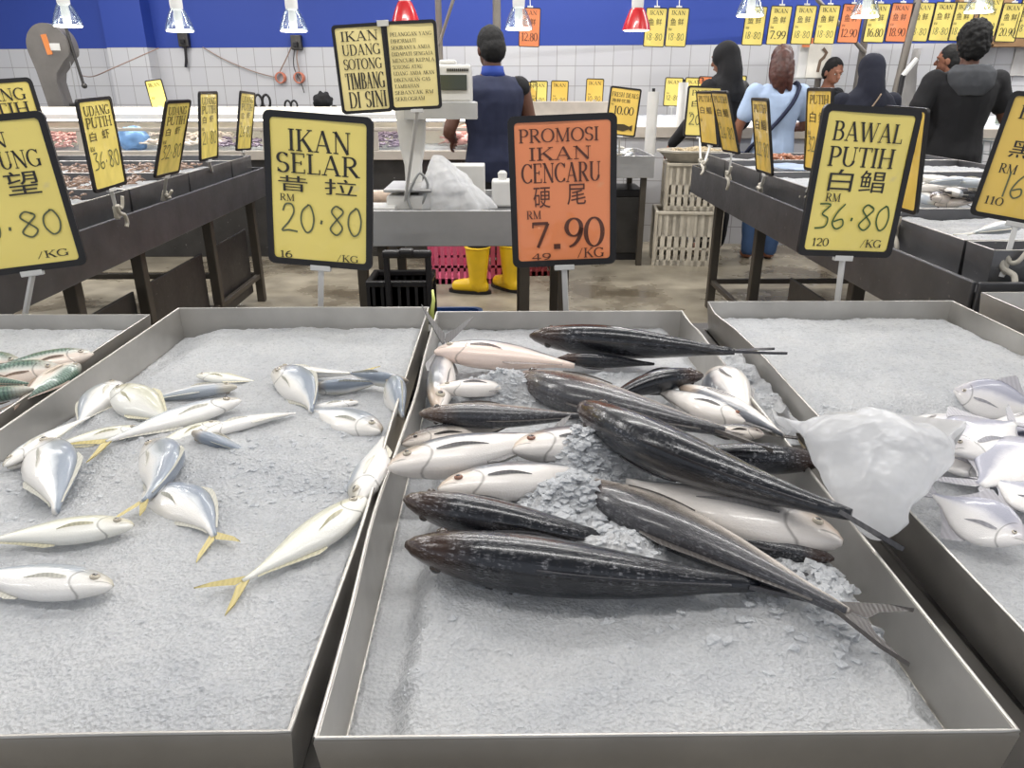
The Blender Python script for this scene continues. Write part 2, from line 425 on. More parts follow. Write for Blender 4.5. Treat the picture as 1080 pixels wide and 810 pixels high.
def sign(name, label, group, c, rz, lean=0.0, roll=0.0, card='yellow', lines=(), foot=None, style='post', w=SW, h=SH, ink='ink', price=None, pink='marker', hz=(), fr=.012, up=None, cat='price sign'):
    """framed price card centred at c, face along -y turned by rz; lines = (text, x0, x1, z0, z1) in fractions of the card"""
    t = thing(name, label, cat, c, group=group, rot=(lean, roll, rz))
    mb = MB(); o = rrect(w, h, .016); i = rrect(w - 2 * fr, h - 2 * fr, .009); n = len(o)
    vs = [(a, -.005, b) for a, b in o] + [(a, -.005, b) for a, b in i] + [(a, .005, b) for a, b in o] + [(a, .005, b) for a, b in i]
    fs = []
    for k in range(n):
        q = (k + 1) % n
        fs += [(k, q, n + q, n + k), (2*n + k, 3*n + k, 3*n + q, 2*n + q), (k, 2*n + k, 2*n + q, q), (n + k, n + q, 3*n + q, 3*n + k)]
    mb.add(vs, fs); mb.build('frame', M['black'], t)
    cw, chh = w - 2 * fr, h - 2 * fr
    # card with a faint curl, subdivided
    cm = MB(); NX, NZ = 8, 12
    amp = .0012
    def fy(u, v): return -.0022 + amp * math.sin(u * 5 + v * 7 + len(label))
    g = [[((u / NX - .5) * cw, fy(u / NX, v / NZ), (v / NZ - .5) * chh) for u in range(NX + 1)] for v in range(NZ + 1)]
    g2 = [[(p[0], .002, p[2]) for p in r] for r in g]
    nv = (NX + 1) * (NZ + 1)
    fs = []
    for v in range(NZ):
        for u in range(NX):
            a = v * (NX + 1) + u; fs += [(a, a + 1, a + NX + 2, a + NX + 1), (a + nv, a + nv + NX + 1, a + nv + NX + 2, a + nv + 1)]
    cm.add([p for r in g for p in r] + [p for r in g2 for p in r], fs); cm.build('card', M[card], t, smooth=True, fix=False)
    def X(f): return (f - .5) * cw
    def Z(f): return (f - .5) * chh
    if lines or hz:
        for s, x0, x1, z0, z1 in lines:
            lm = MB(); text(lm, s, X(x0), X(x1), Z(z0), Z(z1), -.0042); lm.build('lettering', M[ink], t, fix=False)
        if hz:
            for s, x0, x1, z0, z1 in hz:
                lm = MB(); hanzi(lm, s, X(x0), X(x1), Z(z0), Z(z1), -.0042); lm.build('lettering', M[ink], t, fix=False)
    if price:
        pm = MB()
        for s, x0, x1, z0, z1, ww in price: text(pm, s, X(x0), X(x1), Z(z0), Z(z1), -.0045, 'hand', ww)
        pm.build('handwritten_price', M[pink], t, fix=False)
    MW = Matrix.Translation(Vector(c)) @ Matrix.Rotation(rz, 4, 'Z') @ Matrix.Rotation(roll, 4, 'Y') @ Matrix.Rotation(lean, 4, 'X')
    from mathutils import Euler
    MW = Matrix.Translation(Vector(c)) @ Euler((lean, roll, rz), 'XYZ').to_matrix().to_4x4()
    inv = MW.inverted()
    if foot is not None:
        fl = inv @ Vector(foot); top = Vector((0, 0.001, -h / 2 - .006))
        sm = MB()
        d = fl - top; L = d.length; rot = d.to_track_quat('Z', 'Y').to_matrix()
        # flat stem, wide face to the front
        sm.box(top + d / 2, (.013, .007, L), rot)
        sm.build('stem', M['white'], t)
        hm = MB(); hm.box(top + Vector((0, 0, .002)), (.05, .014, .014), None, .002); hm.build('holder', M['white'], t)
        if style == 'hook':
            km = MB(); u = -d.normalized()
            a = fl + u * .055
            side = Vector((1, 0, 0))
            km.tube([fl + side * x + u * z + Vector((0, -.012, 0)) for x, z in cr([(.0, .06), (.012, .045), (.028, .05), (.04, .075), (.045, .09)])], .0065, 8)
            km.tube([fl + side * x + u * z + Vector((0, -.012, 0)) for x, z in cr([(-.012, .062), (-.004, .03), (.012, .02), (.03, .01), (.036, -.02), (.022, -.04)])], [.007, .008, .0085] + [.0085] * 28, 8) if False else None
            km.tube([fl + side * x + u * z + Vector((0, -.012, 0)) for x, z in cr([(-.012, .062), (-.004, .03), (.012, .02), (.03, .01), (.036, -.02), (.022, -.04)])], .008, 8)
            km.box(fl + u * .03, (.022, .02, .05), None, .004)
            km.build('clamp', M['offwhite'], t, smooth=True)
        elif style == 'post':
            km = MB(); km.box(fl + Vector((0, 0, .004)), (.034, .03, .012), None, .003); km.build('clip', M['offwhite'], t)
    if up is not None:
        cm = MB(); cm.box((0, 0, h / 2 + .006), (.05, .012, .016), None, .002); cm.build('clip', M['white'], t)
        ul = inv @ Vector(up); km = MB(); km.tube([(0, 0, h / 2 + .01), ul], .004, 8); km.build('hanger', M['white'], t)
    return t
# ------------------------------------------------------------------ fish
SPEC = {
 # s, top, bottom, half thickness (fractions of the length snout to tail base)
 'cencaru': [(0, .010, .016, .010), (.025, .034, .038, .028), (.08, .066, .064, .048), (.15, .085, .082, .063), (.25, .105, .108, .076), (.36, .112, .118, .081), (.48, .106, .112, .077), (.62, .084, .09, .064), (.76, .056, .06, .046), (.88, .03, .032, .029), (.96, .017, .018, .022), (1, .015, .016, .016)],
 'selar': [(0, .012, .018, .010), (.025, .042, .048, .028), (.08, .07, .075, .046), (.16, .10, .108, .06), (.27, .122, .135, .07), (.38, .128, .145, .073), (.5, .12, .135, .07), (.64, .09, .098, .056), (.78, .055, .058, .038), (.9, .026, .027, .022), (1, .017, .017, .013)],
 'mackerel': [(0, .008, .014, .008), (.04, .045, .05, .03), (.1, .08, .085, .052), (.2, .112, .12, .07), (.33, .125, .138, .078), (.48, .12, .13, .072), (.64, .088, .095, .055), (.8, .048, .05, .034), (.92, .022, .022, .019), (1, .015, .015, .012)],
 'pomfret': [(0, .02, .03, .012), (.04, .08, .085, .03), (.1, .15, .16, .048), (.2, .235, .25, .064), (.33, .295, .31, .07), (.47, .305, .315, .066), (.6, .26, .27, .055), (.74, .17, .175, .04), (.86, .085, .088, .026), (.95, .045, .045, .016), (1, .042, .042, .013)],
}
def prof(kind, s):
    P = SPEC[kind]
    for i in range(len(P) - 1):
        if s <= P[i + 1][0]:
            a, b = P[i], P[i + 1]; t = (s - a[0]) / (b[0] - a[0])
            # cosine eased toward neighbours for a smooth outline
            p = P[max(i - 1, 0)]; q = P[min(i + 2, len(P) - 1)]
            return [.5 * (2 * a[j] + (b[j] - p[j]) * .8 * t + (-(b[j] - p[j]) * 1.6 - (q[j] - a[j]) * .8 + 6 * (b[j] - a[j])) * t * t + ((b[j] - p[j]) * .8 + (q[j] - a[j]) * .8 - 4 * (b[j] - a[j])) * t ** 3) for j in (1, 2, 3)]
    return P[-1][1:]
def fish_mat(name, belly, mid, back, head, metal=.25, line=.0, tailc=None, speck=.5, stripes=None, rough=.28):
    k = NT(name)
    sx = k.n('ShaderNodeSeparateXYZ'); k.l(k.uv(), sx.inputs[0]); u, v = sx.outputs[0], sx.outputs[1]
    n1 = k.noise(22, 4); n2 = k.noise(1.0, 5, k.mapped((46, 95, 1), k.uv()), .7)
    vv = k.math('ADD', v, k.math('MULTIPLY', k.math('SUBTRACT', n1, .5), .30))
    base = k.ramp(vv, [(0.05, lin(belly)), (.40, lin(belly)), (.56, lin(mid)), (.70, lin(back)), (1, lin(back))])
    if stripes:
        w = k.n('ShaderNodeTexWave'); w.inputs['Scale'].default_value = 9; w.inputs['Distortion'].default_value = 5; k.l(k.uv(), w.inputs['Vector'])
        m = k.math('MULTIPLY', k.ramp(w.outputs['Fac'], [(.55, (0, 0, 0, 1)), (.7, (1, 1, 1, 1))]), k.ramp(v, [(.55, (0, 0, 0, 1)), (.7, (.7, .7, .7, 1))]))
        base = k.mix(m, base, lin(stripes))
    hd = k.ramp(k.math('ADD', u, k.math('MULTIPLY', k.math('SUBTRACT', n1, .5), .1)), [(0, (.75, .75, .75, 1)), (.13, (.6, .6, .6, 1)), (.24, (0, 0, 0, 1))])
    base = k.mix(k.math('MULTIPLY', hd, k.ramp(v, [(.3, (.15, .15, .15, 1)), (.6, (1, 1, 1, 1))])), base, lin(head))
    # gill cover edge, mouth
    gc = k.math('ADD', .225, k.math('MULTIPLY', k.math('POWER', k.math('ABSOLUTE', k.math('SUBTRACT', v, .42)), 2.0), -.42))
    gd = k.math('ABSOLUTE', k.math('SUBTRACT', u, gc))
    gl = k.math('MULTIPLY', k.ramp(gd, [(0, (1, 1, 1, 1)), (.012, (0, 0, 0, 1))]), k.ramp(v, [(.78, (1, 1, 1, 1)), (.85, (0, 0, 0, 1))]))
    md = k.math('ABSOLUTE', k.math('SUBTRACT', v, k.math('SUBTRACT', .47, k.math('MULTIPLY', u, 1.6))))
    ml = k.math('MULTIPLY', k.ramp(md, [(0, (1, 1, 1, 1)), (.05, (0, 0, 0, 1))]), k.ramp(u, [(.075, (1, 1, 1, 1)), (.09, (0, 0, 0, 1))]))
    marks = k.math('MAXIMUM', gl, ml)
    base = k.mix(k.math('MULTIPLY', marks, .55), base, lin((60, 52, 50)))
    if line:
        ld = k.math('ABSOLUTE', k.math('SUBTRACT', v, .54))
        ll = k.math('MULTIPLY', k.ramp(ld, [(0, (1, 1, 1, 1)), (.03, (0, 0, 0, 1))]), k.ramp(u, [(.42, (0, 0, 0, 1)), (.5, (1, 1, 1, 1))]))
        base = k.mix(k.math('MULTIPLY', ll, line), base, lin((150, 150, 148)))
    # pale scuffs and the silvery sheen of the scales, painted into the colour
    sc = k.math('MULTIPLY', k.ramp(n2, [(.52, (0, 0, 0, 1)), (.72, (1, 1, 1, 1))]), k.ramp(n1, [(.42, (0, 0, 0, 1)), (.66, (speck, speck, speck, 1))]))
    base = k.mix(sc, base, lin((196, 196, 200)))
    vo = k.n('ShaderNodeTexVoronoi'); vo.inputs['Scale'].default_value = 1.0; k.l(k.mapped((95, 55, 1), k.uv()), vo.inputs['Vector'])
    h = k.math('SUBTRACT', k.math('MULTIPLY', k.n_out(vo), .5), k.math('MULTIPLY', marks, 1.5))
    k.set(Base_Color=base, Metallic=metal, Roughness=k.math('ADD', k.math('MULTIPLY', n2, .25), rough - .1), Coat_Weight=.5, Coat_Roughness=.12)
    k.bump(k.math('ADD', h, k.math('MULTIPLY', n2, .4)), .3, .0015)
    return k.m
FM = {
 'dark': fish_mat('torpedo_scad_dark_skin', (84, 76, 72), (48, 47, 52), (27, 30, 37), (70, 46, 32), .1, .5, speck=.8, rough=.22),
 'grey': fish_mat('torpedo_scad_grey_skin', (232, 222, 212), (138, 130, 122), (66, 66, 70), (98, 74, 56), .1, .4, speck=.7, rough=.24),
 'silver': fish_mat('torpedo_scad_silver_skin', (242, 237, 232), (222, 219, 217), (100, 104, 112), (212, 188, 164), .08, .15, speck=.4),
 'rosy': fish_mat('torpedo_scad_rosy_skin', (243, 222, 210), (226, 219, 215), (100, 104, 112), (224, 200, 182), .08, .15, speck=.45),
 'selar': fish_mat('yellow_tailed_scad_skin', (243, 241, 238), (234, 234, 232), (162, 170, 180), (196, 186, 162), .06, .2, speck=.4, rough=.3),
 'selar_y': fish_mat('yellowish_scad_skin', (242, 241, 234), (233, 232, 220), (204, 203, 184), (190, 182, 156), .06, .2, speck=.4, rough=.3),
 'selar_b': fish_mat('blue_backed_scad_skin', (243, 240, 235), (216, 220, 224), (138, 148, 162), (158, 138, 110), .08, .2, speck=.4, rough=.3),
 'mack': fish_mat('mackerel_skin', (236, 222, 210), (204, 208, 200), (104, 132, 118), (196, 188, 178), .08, 0, speck=.3, stripes=(52, 72, 66)),
 'pom': fish_mat('pomfret_skin', (242, 239, 237), (232, 230, 233), (172, 173, 188), (212, 206, 208), .06, 0, speck=.4),
}
FINC = {'dark': (72, 72, 76), 'grey': (88, 84, 82), 'silver': (128, 126, 126), 'rosy': (150, 140, 136), 'selar': (224, 221, 208), 'selar_y': (220, 214, 186), 'selar_b': (196, 194, 182), 'mack': (150, 132, 118), 'pom': (188, 186, 192)}
def fin_mat(n):
    k = NT(n + '_fin'); c = lin(FINC[n]); w = k.n('ShaderNodeTexWave'); w.inputs['Scale'].default_value = 60; w.inputs['Distortion'].default_value = 2
    k.l(k.obj(), w.inputs['Vector'])
    k.set(Base_Color=k.ramp(w.outputs['Fac'], [(.2, tuple(x * .88 for x in c[:3]) + (1,)), (.8, c)]), Roughness=.35)
    k.bump(w.outputs['Fac'], .3, .001); return k.m
FINM = {n: fin_mat(n) for n in FINC}
FINC['yellow_tail'] = (206, 190, 128); YT = fin_mat('yellow_tail')
M['eye_ring'] = mat('fish_eye', (196, 186, 168), .15, coat=.8)
M['eye_red'] = mat('fish_eye_reddish', (150, 104, 84), .15, coat=.8)
M['eye_dark'] = mat('dark_fish_eye', (60, 48, 40), .15, coat=.8)
M['pupil'] = mat('fish_pupil', (16, 16, 18), .08, coat=1)
def plate(mb, pts, th, nrm):
    """thin solid fin from an ordered outline of 3-D points: thick at the middle, sharp edge"""
    n = len(pts); c = sum((Vector(p) for p in pts), Vector()) / n; nrm = Vector(nrm).normalized()
    vs = [Vector(p) for p in pts] + [c + nrm * th, c - nrm * th]
    fs = []
    for k in range(n): fs += [(k, (k + 1) % n, n), ((k + 1) % n, k, n + 1)]
    mb.add(vs, fs)
def fin_strip(mb, base, tip, th, nrm):
    """fin between a base line and a free edge"""
    n = len(base); nrm = Vector(nrm).normalized(); vs = []
    for a, b in zip(base, tip):
        a, b = Vector(a), Vector(b)
        vs += [a + nrm * th, a - nrm * th, b]
    fs = []
    for i in range(n - 1):
        p, q = 3 * i, 3 * i + 3
        fs += [(p, p + 2, q + 2, q), (p + 1, q + 1, q + 2, p + 2), (p, q, q + 1, p + 1)]
    fs += [(0, 1, 2), (3 * n - 3, 3 * n - 1, 3 * n - 2)]
    mb.add(vs, fs)
def fish(name, label, group, kind, skin, snout, tailb, roll, bend=0.0, side=1, fat=1.0, tail=True, tspread=1.0, pect=1, red=False, tail_dir=None, tail_flat=12, tlen=1.0, zbend=0.0, nr=30, ns=18, cat='fish', eyes=True):
    """snout, tailb: world points. side=+1: the back lies to the left of the swimming direction, -1: to the right.
    roll: degrees the back is turned up from flat on its flank (90 = belly down)."""
    A = Vector(snout); B = Vector(tailb); L = (B - A).length
    t0 = (B - A).normalized(); hz = Vector((-t0.y, t0.x, 0)).normalized() * -side   # seen from above, swimming from tail to snout
    upv = Vector((0, 0, 1)); upv = (upv - t0 * upv.dot(t0)).normalized()
    r = math.radians(roll)
    C = (A + B) / 2
    root = thing(name, label, cat, C, group=group)
    def spine(s):
        b = 4 * s * (1 - s)
        return A + (B - A) * s + hz * (bend * L * b) + upv * (zbend * L * b) - C
    def frame(s):
        e = .01; t = (spine(min(1, s + e)) - spine(max(0, s - e))).normalized()
        d = hz * math.cos(r) + upv * math.sin(r); d = (d - t * d.dot(t)).normalized()
        return t, d, t.cross(d).normalized()
    vs = []; uv = []
    for i in range(nr + 1):
        q = i / nr; s = q ** 1.35 if q < 1 else 1.0
        tp, bt, hk = [x * L * fat for x in prof(kind, s)]
        t, d, w = frame(s); p = spine(s)
        for k in range(ns):
            a = 2 * PI * k / ns; ca, sa = math.cos(a), math.sin(a)
            sgn = 1 if sa >= 0 else -1
            vs.append(p + d * ((tp if ca >= 0 else bt) * ca) + w * (hk * sgn * abs(sa) ** .85)); uv.append((s, .5 + .5 * ca))
    fs = []
    for i in range(nr):
        for k in range(ns): fs.append((i * ns + k, i * ns + (k + 1) % ns, (i + 1) * ns + (k + 1) % ns, (i + 1) * ns + k))
    fs += [tuple(range(ns - 1, -1, -1)), tuple(nr * ns + k for k in range(ns))]
    me = bpy.data.meshes.new('body'); me.from_pydata([tuple(v) for v in vs], [], fs)
    ul = me.uv_layers.new(name='UVMap')
    for lp in me.loops: ul.data[lp.index].uv = uv[lp.vertex_index]
    me.materials.append(FM[skin]); me.polygons.foreach_set('use_smooth', [True] * len(me.polygons))
    bm = bmesh.new(); bm.from_mesh(me); bmesh.ops.recalc_face_normals(bm, faces=bm.faces); bm.to_mesh(me); bm.free()
    bo = bpy.data.objects.new('body', me); COL.objects.link(bo); bo.parent = root
    def onb(s, v, out=0.0, sd=1):
        """point on the skin: v = -1 belly .. 1 back, on flank sd"""
        tp, bt, hk = [x * L * fat for x in prof(kind, s)]; t, d, w = frame(s)
        ang = math.acos(max(-1, min(1, v)))
        return spine(s) + d * ((tp if v >= 0 else bt) * v) + w * sd * (hk * math.sin(ang) ** .85 + out)
    if tail:
        t, d, w = frame(1.0)
        if tail_dir is not None: t = Vector(tail_dir).normalized()
        if tail_flat is not None: d = hz * math.cos(math.radians(tail_flat)) + Vector((0, 0, math.sin(math.radians(tail_flat))))
        d = (d - t * d.dot(t)).normalized(); w = t.cross(d)
        p = spine(.97); b = L * .019 * fat * (2.2 if kind == 'pomfret' else 1)
        fl = L * (.24 if kind != 'pomfret' else .3) * tlen; sp = L * .13 * tspread * (1 if kind != 'pomfret' else 1.5)
        mb = MB()
        for sg in (1, -1):
            base = [p + d * sg * b * 0.0 + t * L * .06, p + d * sg * b * .5 + t * L * .03, p + d * sg * b]
            tip = [p + t * L * .095 + d * sg * b * .35, p + t * (fl * .62) + d * sg * sp * .52, p + t * fl + d * sg * sp]
            # lobe outline: leading edge, tip, trailing edge
            lead = [p + d * sg * b, p + t * fl * .3 + d * sg * (b + sp * .32), p + t * fl * .65 + d * sg * (b + sp * .68), p + t * fl + d * sg * sp * 1.05]
            trail = [p + t * L * .03, p + t * L * .075 + d * sg * b * .2, p + t * fl * .56 + d * sg * sp * .42, p + t * fl * .98 + d * sg * sp * 1.0]
            fin_strip(mb, [x for x in lead], [x for x in trail], L * .006, w)
        mb.build('tail_fin', YT if kind == 'selar' and name == 'yellowtail_scad' else FINM[skin], root)
    # dorsal and anal fins (low, folded)
    for nm, sg, s0, s1, hh in (('dorsal_fin', 1, .40, .92, .025), ('anal_fin', -1, .50, .92, .02)):
        if kind == 'pomfret': s0, s1, hh = .42, .9, .16
        mb = MB(); base = []; tip = []
        for i in range(9):
            q = i / 8; s = s0 + (s1 - s0) * q; t, d, w = frame(s)
            pb = onb(s, sg * .985); base.append(pb)
            e = hh * L * ((1 - q) ** 1.2 * min(1, q * 9 + .15)) if kind != 'pomfret' else hh * L * (1 - q) ** 2.2 * min(1, q * 6 + .1)
            tip.append(pb + d * sg * (e + .002) + t * e * 1.2)
        fin_strip(mb, base, tip, L * .004, frame(.6)[2]); mb.build(nm, FINM[skin], root)
    if pect:
        for sd in (1, -1):
            t, d, w = frame(.27); mb = MB()
            a = onb(.24, -.12, .001, sd); e = onb(.25, -.3, .001, sd)
            LL = L * (.24 if kind != 'pomfret' else .3) * pect
            base = []; tip = []
            for i in range(7):
                q = i / 6; s = .25 + LL / L * q
                v0 = -.18 - .25 * q
                v0 += .10 * math.sin(PI * q)
                base.append(onb(s, v0, .001 + .0025 * math.sin(PI * q), sd))
                tip.append(onb(s, v0 - .17 * (1 - q) ** .7 * min(1, q * 2.5 + .4), .0008, sd))
            fin_strip(mb, base, tip, L * .0025, w); mb.build('pectoral_fin', FINM[skin], root)
    if eyes:
        es = .105 if kind != 'pomfret' else .12; ev = .16 if kind != 'pomfret' else .12
        dk = skin in ('dark', 'grey'); er = L * (.018 if dk else .024 if kind != 'pomfret' else .026) * (1.2 if kind == 'selar' else 1)
        for sd in (1, -1):
            c = onb(es, ev, 0, sd); t, d, w = frame(es); nn = (w * sd + d * .35 - t * .15).normalized()
            rot = nn.to_track_quat('Z', 'Y').to_matrix()
            mb = MB(); mb.ell(c, (er, er, er * .55), 14, 8, rot); e = mb.build('eye', M['eye_dark' if dk else 'eye_red' if red else 'eye_ring'], root, smooth=True)
            mb = MB(); mb.ell(c + nn * er * .36, (er * .6, er * .6, er * .26), 12, 6, rot); mb.build('pupil', M['pupil'], e, smooth=True)
    return root
# ------------------------------------------------------------------ display table and trays
ZT = .86
def make_tray(label, x0, x1, y0, y1, zt=ZT, depth=.075, dent=None, mat_=None, name='display_tray', group='steel trays at the front display', flare=.006, N=36):
    """open sheet-steel pan: walls with a little flare, folded rim"""
    t = thing(name, label, 'tray', ((x0 + x1) / 2, (y0 + y1) / 2, zt - depth), group=group)
    ox, oy, oz = t.location
    path = []
    for i in range(N): path.append((x0 + (x1 - x0) * i / N, y0, 'f', i / N))
    for i in range(N): path.append((x1, y0 + (y1 - y0) * i / N, 'r', i / N))
    for i in range(N): path.append((x1 - (x1 - x0) * i / N, y1, 'b', i / N))
    for i in range(N): path.append((x0, y1 - (y1 - y0) * i / N, 'l', i / N))
    cx, cy = (x0 + x1) / 2, (y0 + y1) / 2
    th = .0018
    def ring(z, inset, dd):
        out = []
        for x, y, sd, q in path:
            o, dz = (dent(sd, q) if dent and dd else (0, 0))
            sx = 1 if x > cx else -1; sy = 1 if y > cy else -1
            X = x - sx * inset * (1 if abs(x - cx) > (x1 - x0) / 2 - 1e-6 else 0) ; Y = y - sy * inset * (1 if abs(y - cy) > (y1 - y0) / 2 - 1e-6 else 0)
            if sd == 'l': X -= o * dd
            if sd == 'r': X += o * dd
            if sd == 'f': Y -= o * dd
            if sd == 'b': Y += o * dd
            out.append(Vector((X - ox, Y - oy, z + dz * dd - oz)))
        return out
    mb = MB(); zb = zt - depth
    mb.loft([ring(zb, flare, 0), ring(zb + depth * .5, flare * .5, .5), ring(zt - .004, 0, 1), ring(zt, .001, 1), ring(zt, th * 2.2, 1), ring(zt - .004, th * 2.2, 1), ring(zb + depth * .5, flare * .5 + th, .5), ring(zb + th, flare + th, 0)])
    mb.build('pan', mat_ or M['tray'], t, smooth='auto')
    # folded hem round the top and a drain groove on the back wall
    hm = MB(); pts = ring(zt, .0015, 1); pts.append(pts[0]); hm.tube(pts, .0021, 6, False); hm.build('rim', M['tray'], t, smooth=True)
    return t
wav = lambda q, c, w: math.exp(-((q - c) / w) ** 2)
make_tray('steel tray of crushed ice heaped with green striped mackerel', -1.42, -.828, .46, 1.69, dent=lambda s, q: (.004 * wav(q, .5, .2), 0))
make_tray('steel tray of crushed ice scattered with small silvery fish', -.785, -.178, .467, 1.745, dent=lambda s, q: (.006 * wav(q, .25, .15) if s == 'r' else .003 * wav(q, .5, .2), 0))
make_tray('steel tray holding the long dark torpedo shaped fish', -.158, .430, .46, 1.705, dent=lambda s, q: ((.007 * wav(q, .72, .12) - .004 * wav(q, .4, .1)) if s == 'l' else ((.004 * wav(q, .9, .06), -.006 * wav(q, .93, .05)) if s == 'r' else (0, 0))[0], -.007 * wav(q, .93, .05) if s == 'r' else 0))
make_tray('steel tray of crushed ice holding the pale flat pomfrets', .512, 1.125, .46, 1.785, dent=lambda s, q: ((.012 * wav(q, .08, .06) - .004 * wav(q, .3, .1)) if s == 'l' else 0, 0))
make_tray('empty looking steel tray behind the pomfret tray', 1.245, 1.84, .7, 1.865, dent=None)
# the table under them: rails, legs, shelf
tb = thing('display_table', 'long dark steel table carrying the front row of trays', 'table', (0, 1.15, 0))
def tbx(name, lo, hi, m='dark_steel', par=tb, off=(0, 1.15, 0)):
    o = Vector(off); mb = MB(); mb.b2(Vector(lo) - o, Vector(hi) - o, .003); return mb.build(name, M[m], par)
tbx('rail', (-2.0, .50, .735), (2.0, .56, .783)); tbx('rail', (-2.0, 1.60, .735), (2.0, 1.66, .783)); tbx('rail', (-2.0, 1.03, .735), (2.0, 1.09, .783))
tbx('back_rail', (-2.0, 1.80, .735), (2.0, 1.86, .783))
for x in (-2.0, -.85, .44, 1.14, 1.95): tbx('cross_bar', (x, .50, .735), (x + .055, 1.86, .783))
for x in (-1.98, -.2, 1.6):
    for y in (.53, 1.80): tbx('leg', (x, y, 0), (x + .05, y + .05, .735), 'leg')
tbx('shelf', (-1.98, .55, .30), (1.98, 1.82, .315))
# ------------------------------------------------------------------ ice
def fb(x, y, z=0.0, o=4): return noise.fractal(Vector((x, y, z)), 1.0, 2.0, o)
ICE = {}
def ice_bed(key, label, x0, x1, y0, y1, hf, zb, chunks=2500, big=(), res=.0065, seed=1, group=None, size=(.0014, .0036), name='crushed_ice', rough=1.0):
    rnd = random.Random(seed)
    nx = max(6, int((x1 - x0) / res)); ny = max(6, int((y1 - y0) / res))
    def z_at(x, y): return hf(x, y) + rough * (.0035 * fb(x * 14, y * 14, seed, 3) + .0028 * fb(x * 60, y * 60, seed, 3) + .0016 * noise.noise(Vector((x * 190, y * 190, seed))))
    ICE[key] = z_at
    vs = []; fs = []
    for j in range(ny + 1):
        for i in range(nx + 1):
            x = x0 + (x1 - x0) * i / nx; y = y0 + (y1 - y0) * j / ny
            vs.append((x, y, max(z_at(x, y), zb + .001)))
    for j in range(ny):
        for i in range(nx):
            a = j * (nx + 1) + i; fs.append((a, a + 1, a + nx + 2, a + nx + 1))
    # skirt and floor so the bed is a solid
    ring = [i for i in range(nx + 1)] + [(j) * (nx + 1) + nx for j in range(1, ny + 1)] + [ny * (nx + 1) + i for i in range(nx - 1, -1, -1)] + [j * (nx + 1) for j in range(ny - 1, 0, -1)]
    b = len(vs)
    for r in ring: vs.append((vs[r][0], vs[r][1], zb))
    n = len(ring)
    for k in range(n): fs.append((ring[k], b + k, b + (k + 1) % n, ring[(k + 1) % n]))
    fs.append(tuple(b + k for k in range(n - 1, -1, -1)))
    mb = MB(); mb.add(vs, fs)
    def shard(c, s):
        m = 7 if s < .004 else 9; P = []
        for q in range(m):
            d = Vector((rnd.gauss(0, 1), rnd.gauss(0, 1), rnd.gauss(0, .75))).normalized() * s * rnd.uniform(.7, 1.25)
            d.z *= .42; P.append(c + d)
        bm = bmesh.new()
        for p in P: bm.verts.new(p)
        try:
            bmesh.ops.convex_hull(bm, input=list(bm.verts))
            bm.verts.index_update(); vv = [v.co.copy() for v in bm.verts]; ff = [[v.index for v in f.verts] for f in bm.faces]
            mb.add(vv, ff)
        finally: bm.free()
    for _ in range(chunks):
        x = rnd.uniform(x0 + .004, x1 - .004); y = rnd.uniform(y0 + .004, y1 - .004); z = z_at(x, y)
        if z < zb + .004: continue
        s = rnd.uniform(*size); shard(Vector((x, y, z - s * .25)), s)
    for (bx, by, rx, ry, cnt, smin, smax) in big:
        for _ in range(cnt):
            x = bx + rnd.gauss(0, rx); y = by + rnd.gauss(0, ry)
            if not (x0 + .01 < x < x1 - .01 and y0 + .01 < y < y1 - .01): continue
            s = rnd.uniform(smin, smax); shard(Vector((x, y, z_at(x, y) + s * .1)), s)
    o = mb.build(name, M['ice'], None, smooth=False, fix=False)
    me = o.data; k = (nx * ny); me.polygons.foreach_set('use_smooth', [i < k for i in range(len(me.polygons))])
    tag(o, label, 'ice', group, 'stuff'); return o
def bumpf(x, y, L):
    s = 0
    for bx, by, rx, ry, h in L: s += h * math.exp(-((x - bx) / rx) ** 2 - ((y - by) / ry) ** 2)
    return s
def sst(a, b, x):
    t = max(0, min(1, (x - a) / (b - a))); return t * t * (3 - 2 * t)
def pxb(L, z=.845):
    return [(*Pz(px, py, z)[:2], rx, ry, h) for px, py, rx, ry, h in L]
IB = .7875
# tray with the scads
t1m = pxb([(300, 520, .06, .04, -.012), (330, 505, .05, .03, -.010), (60, 500, .08, .08, -.014), (20, 530, .05, .05, -.012), (300, 350, .12, .08, .012), (240, 470, .1, .05, .006), (380, 560, .04, .05, -.006)])
def h1(x, y):
    z = .842 - .026 * sst(1.0, 1.6, y) + bumpf(x, y, t1m)
    z += .004 * fb(x * 5, y * 5, 3)
    dl = x + .785; dr = -.178 - x; db = 1.745 - y
    z -= .03 * (1 - sst(.0, .12, dl + .03 * fb(y * 6, 0, 1))) * sst(.9, 1.1, y)
    z -= .02 * (1 - sst(.0, .03, db)) + .02 * (1 - sst(0, .03, dr)) * sst(1.3, 1.6, y)
    return z
ice_bed('t1', 'crushed ice under the small silvery fish', -.776, -.186, .474, 1.737, h1, IB, 5000, [(*Pz(60, 505, .84)[:2], .06, .06, 90, .003, .007), (*Pz(320, 515, .84)[:2], .07, .03, 90, .003, .006), (*Pz(250, 490, .84)[:2], .12, .07, 140, .003, .006)], seed=1)
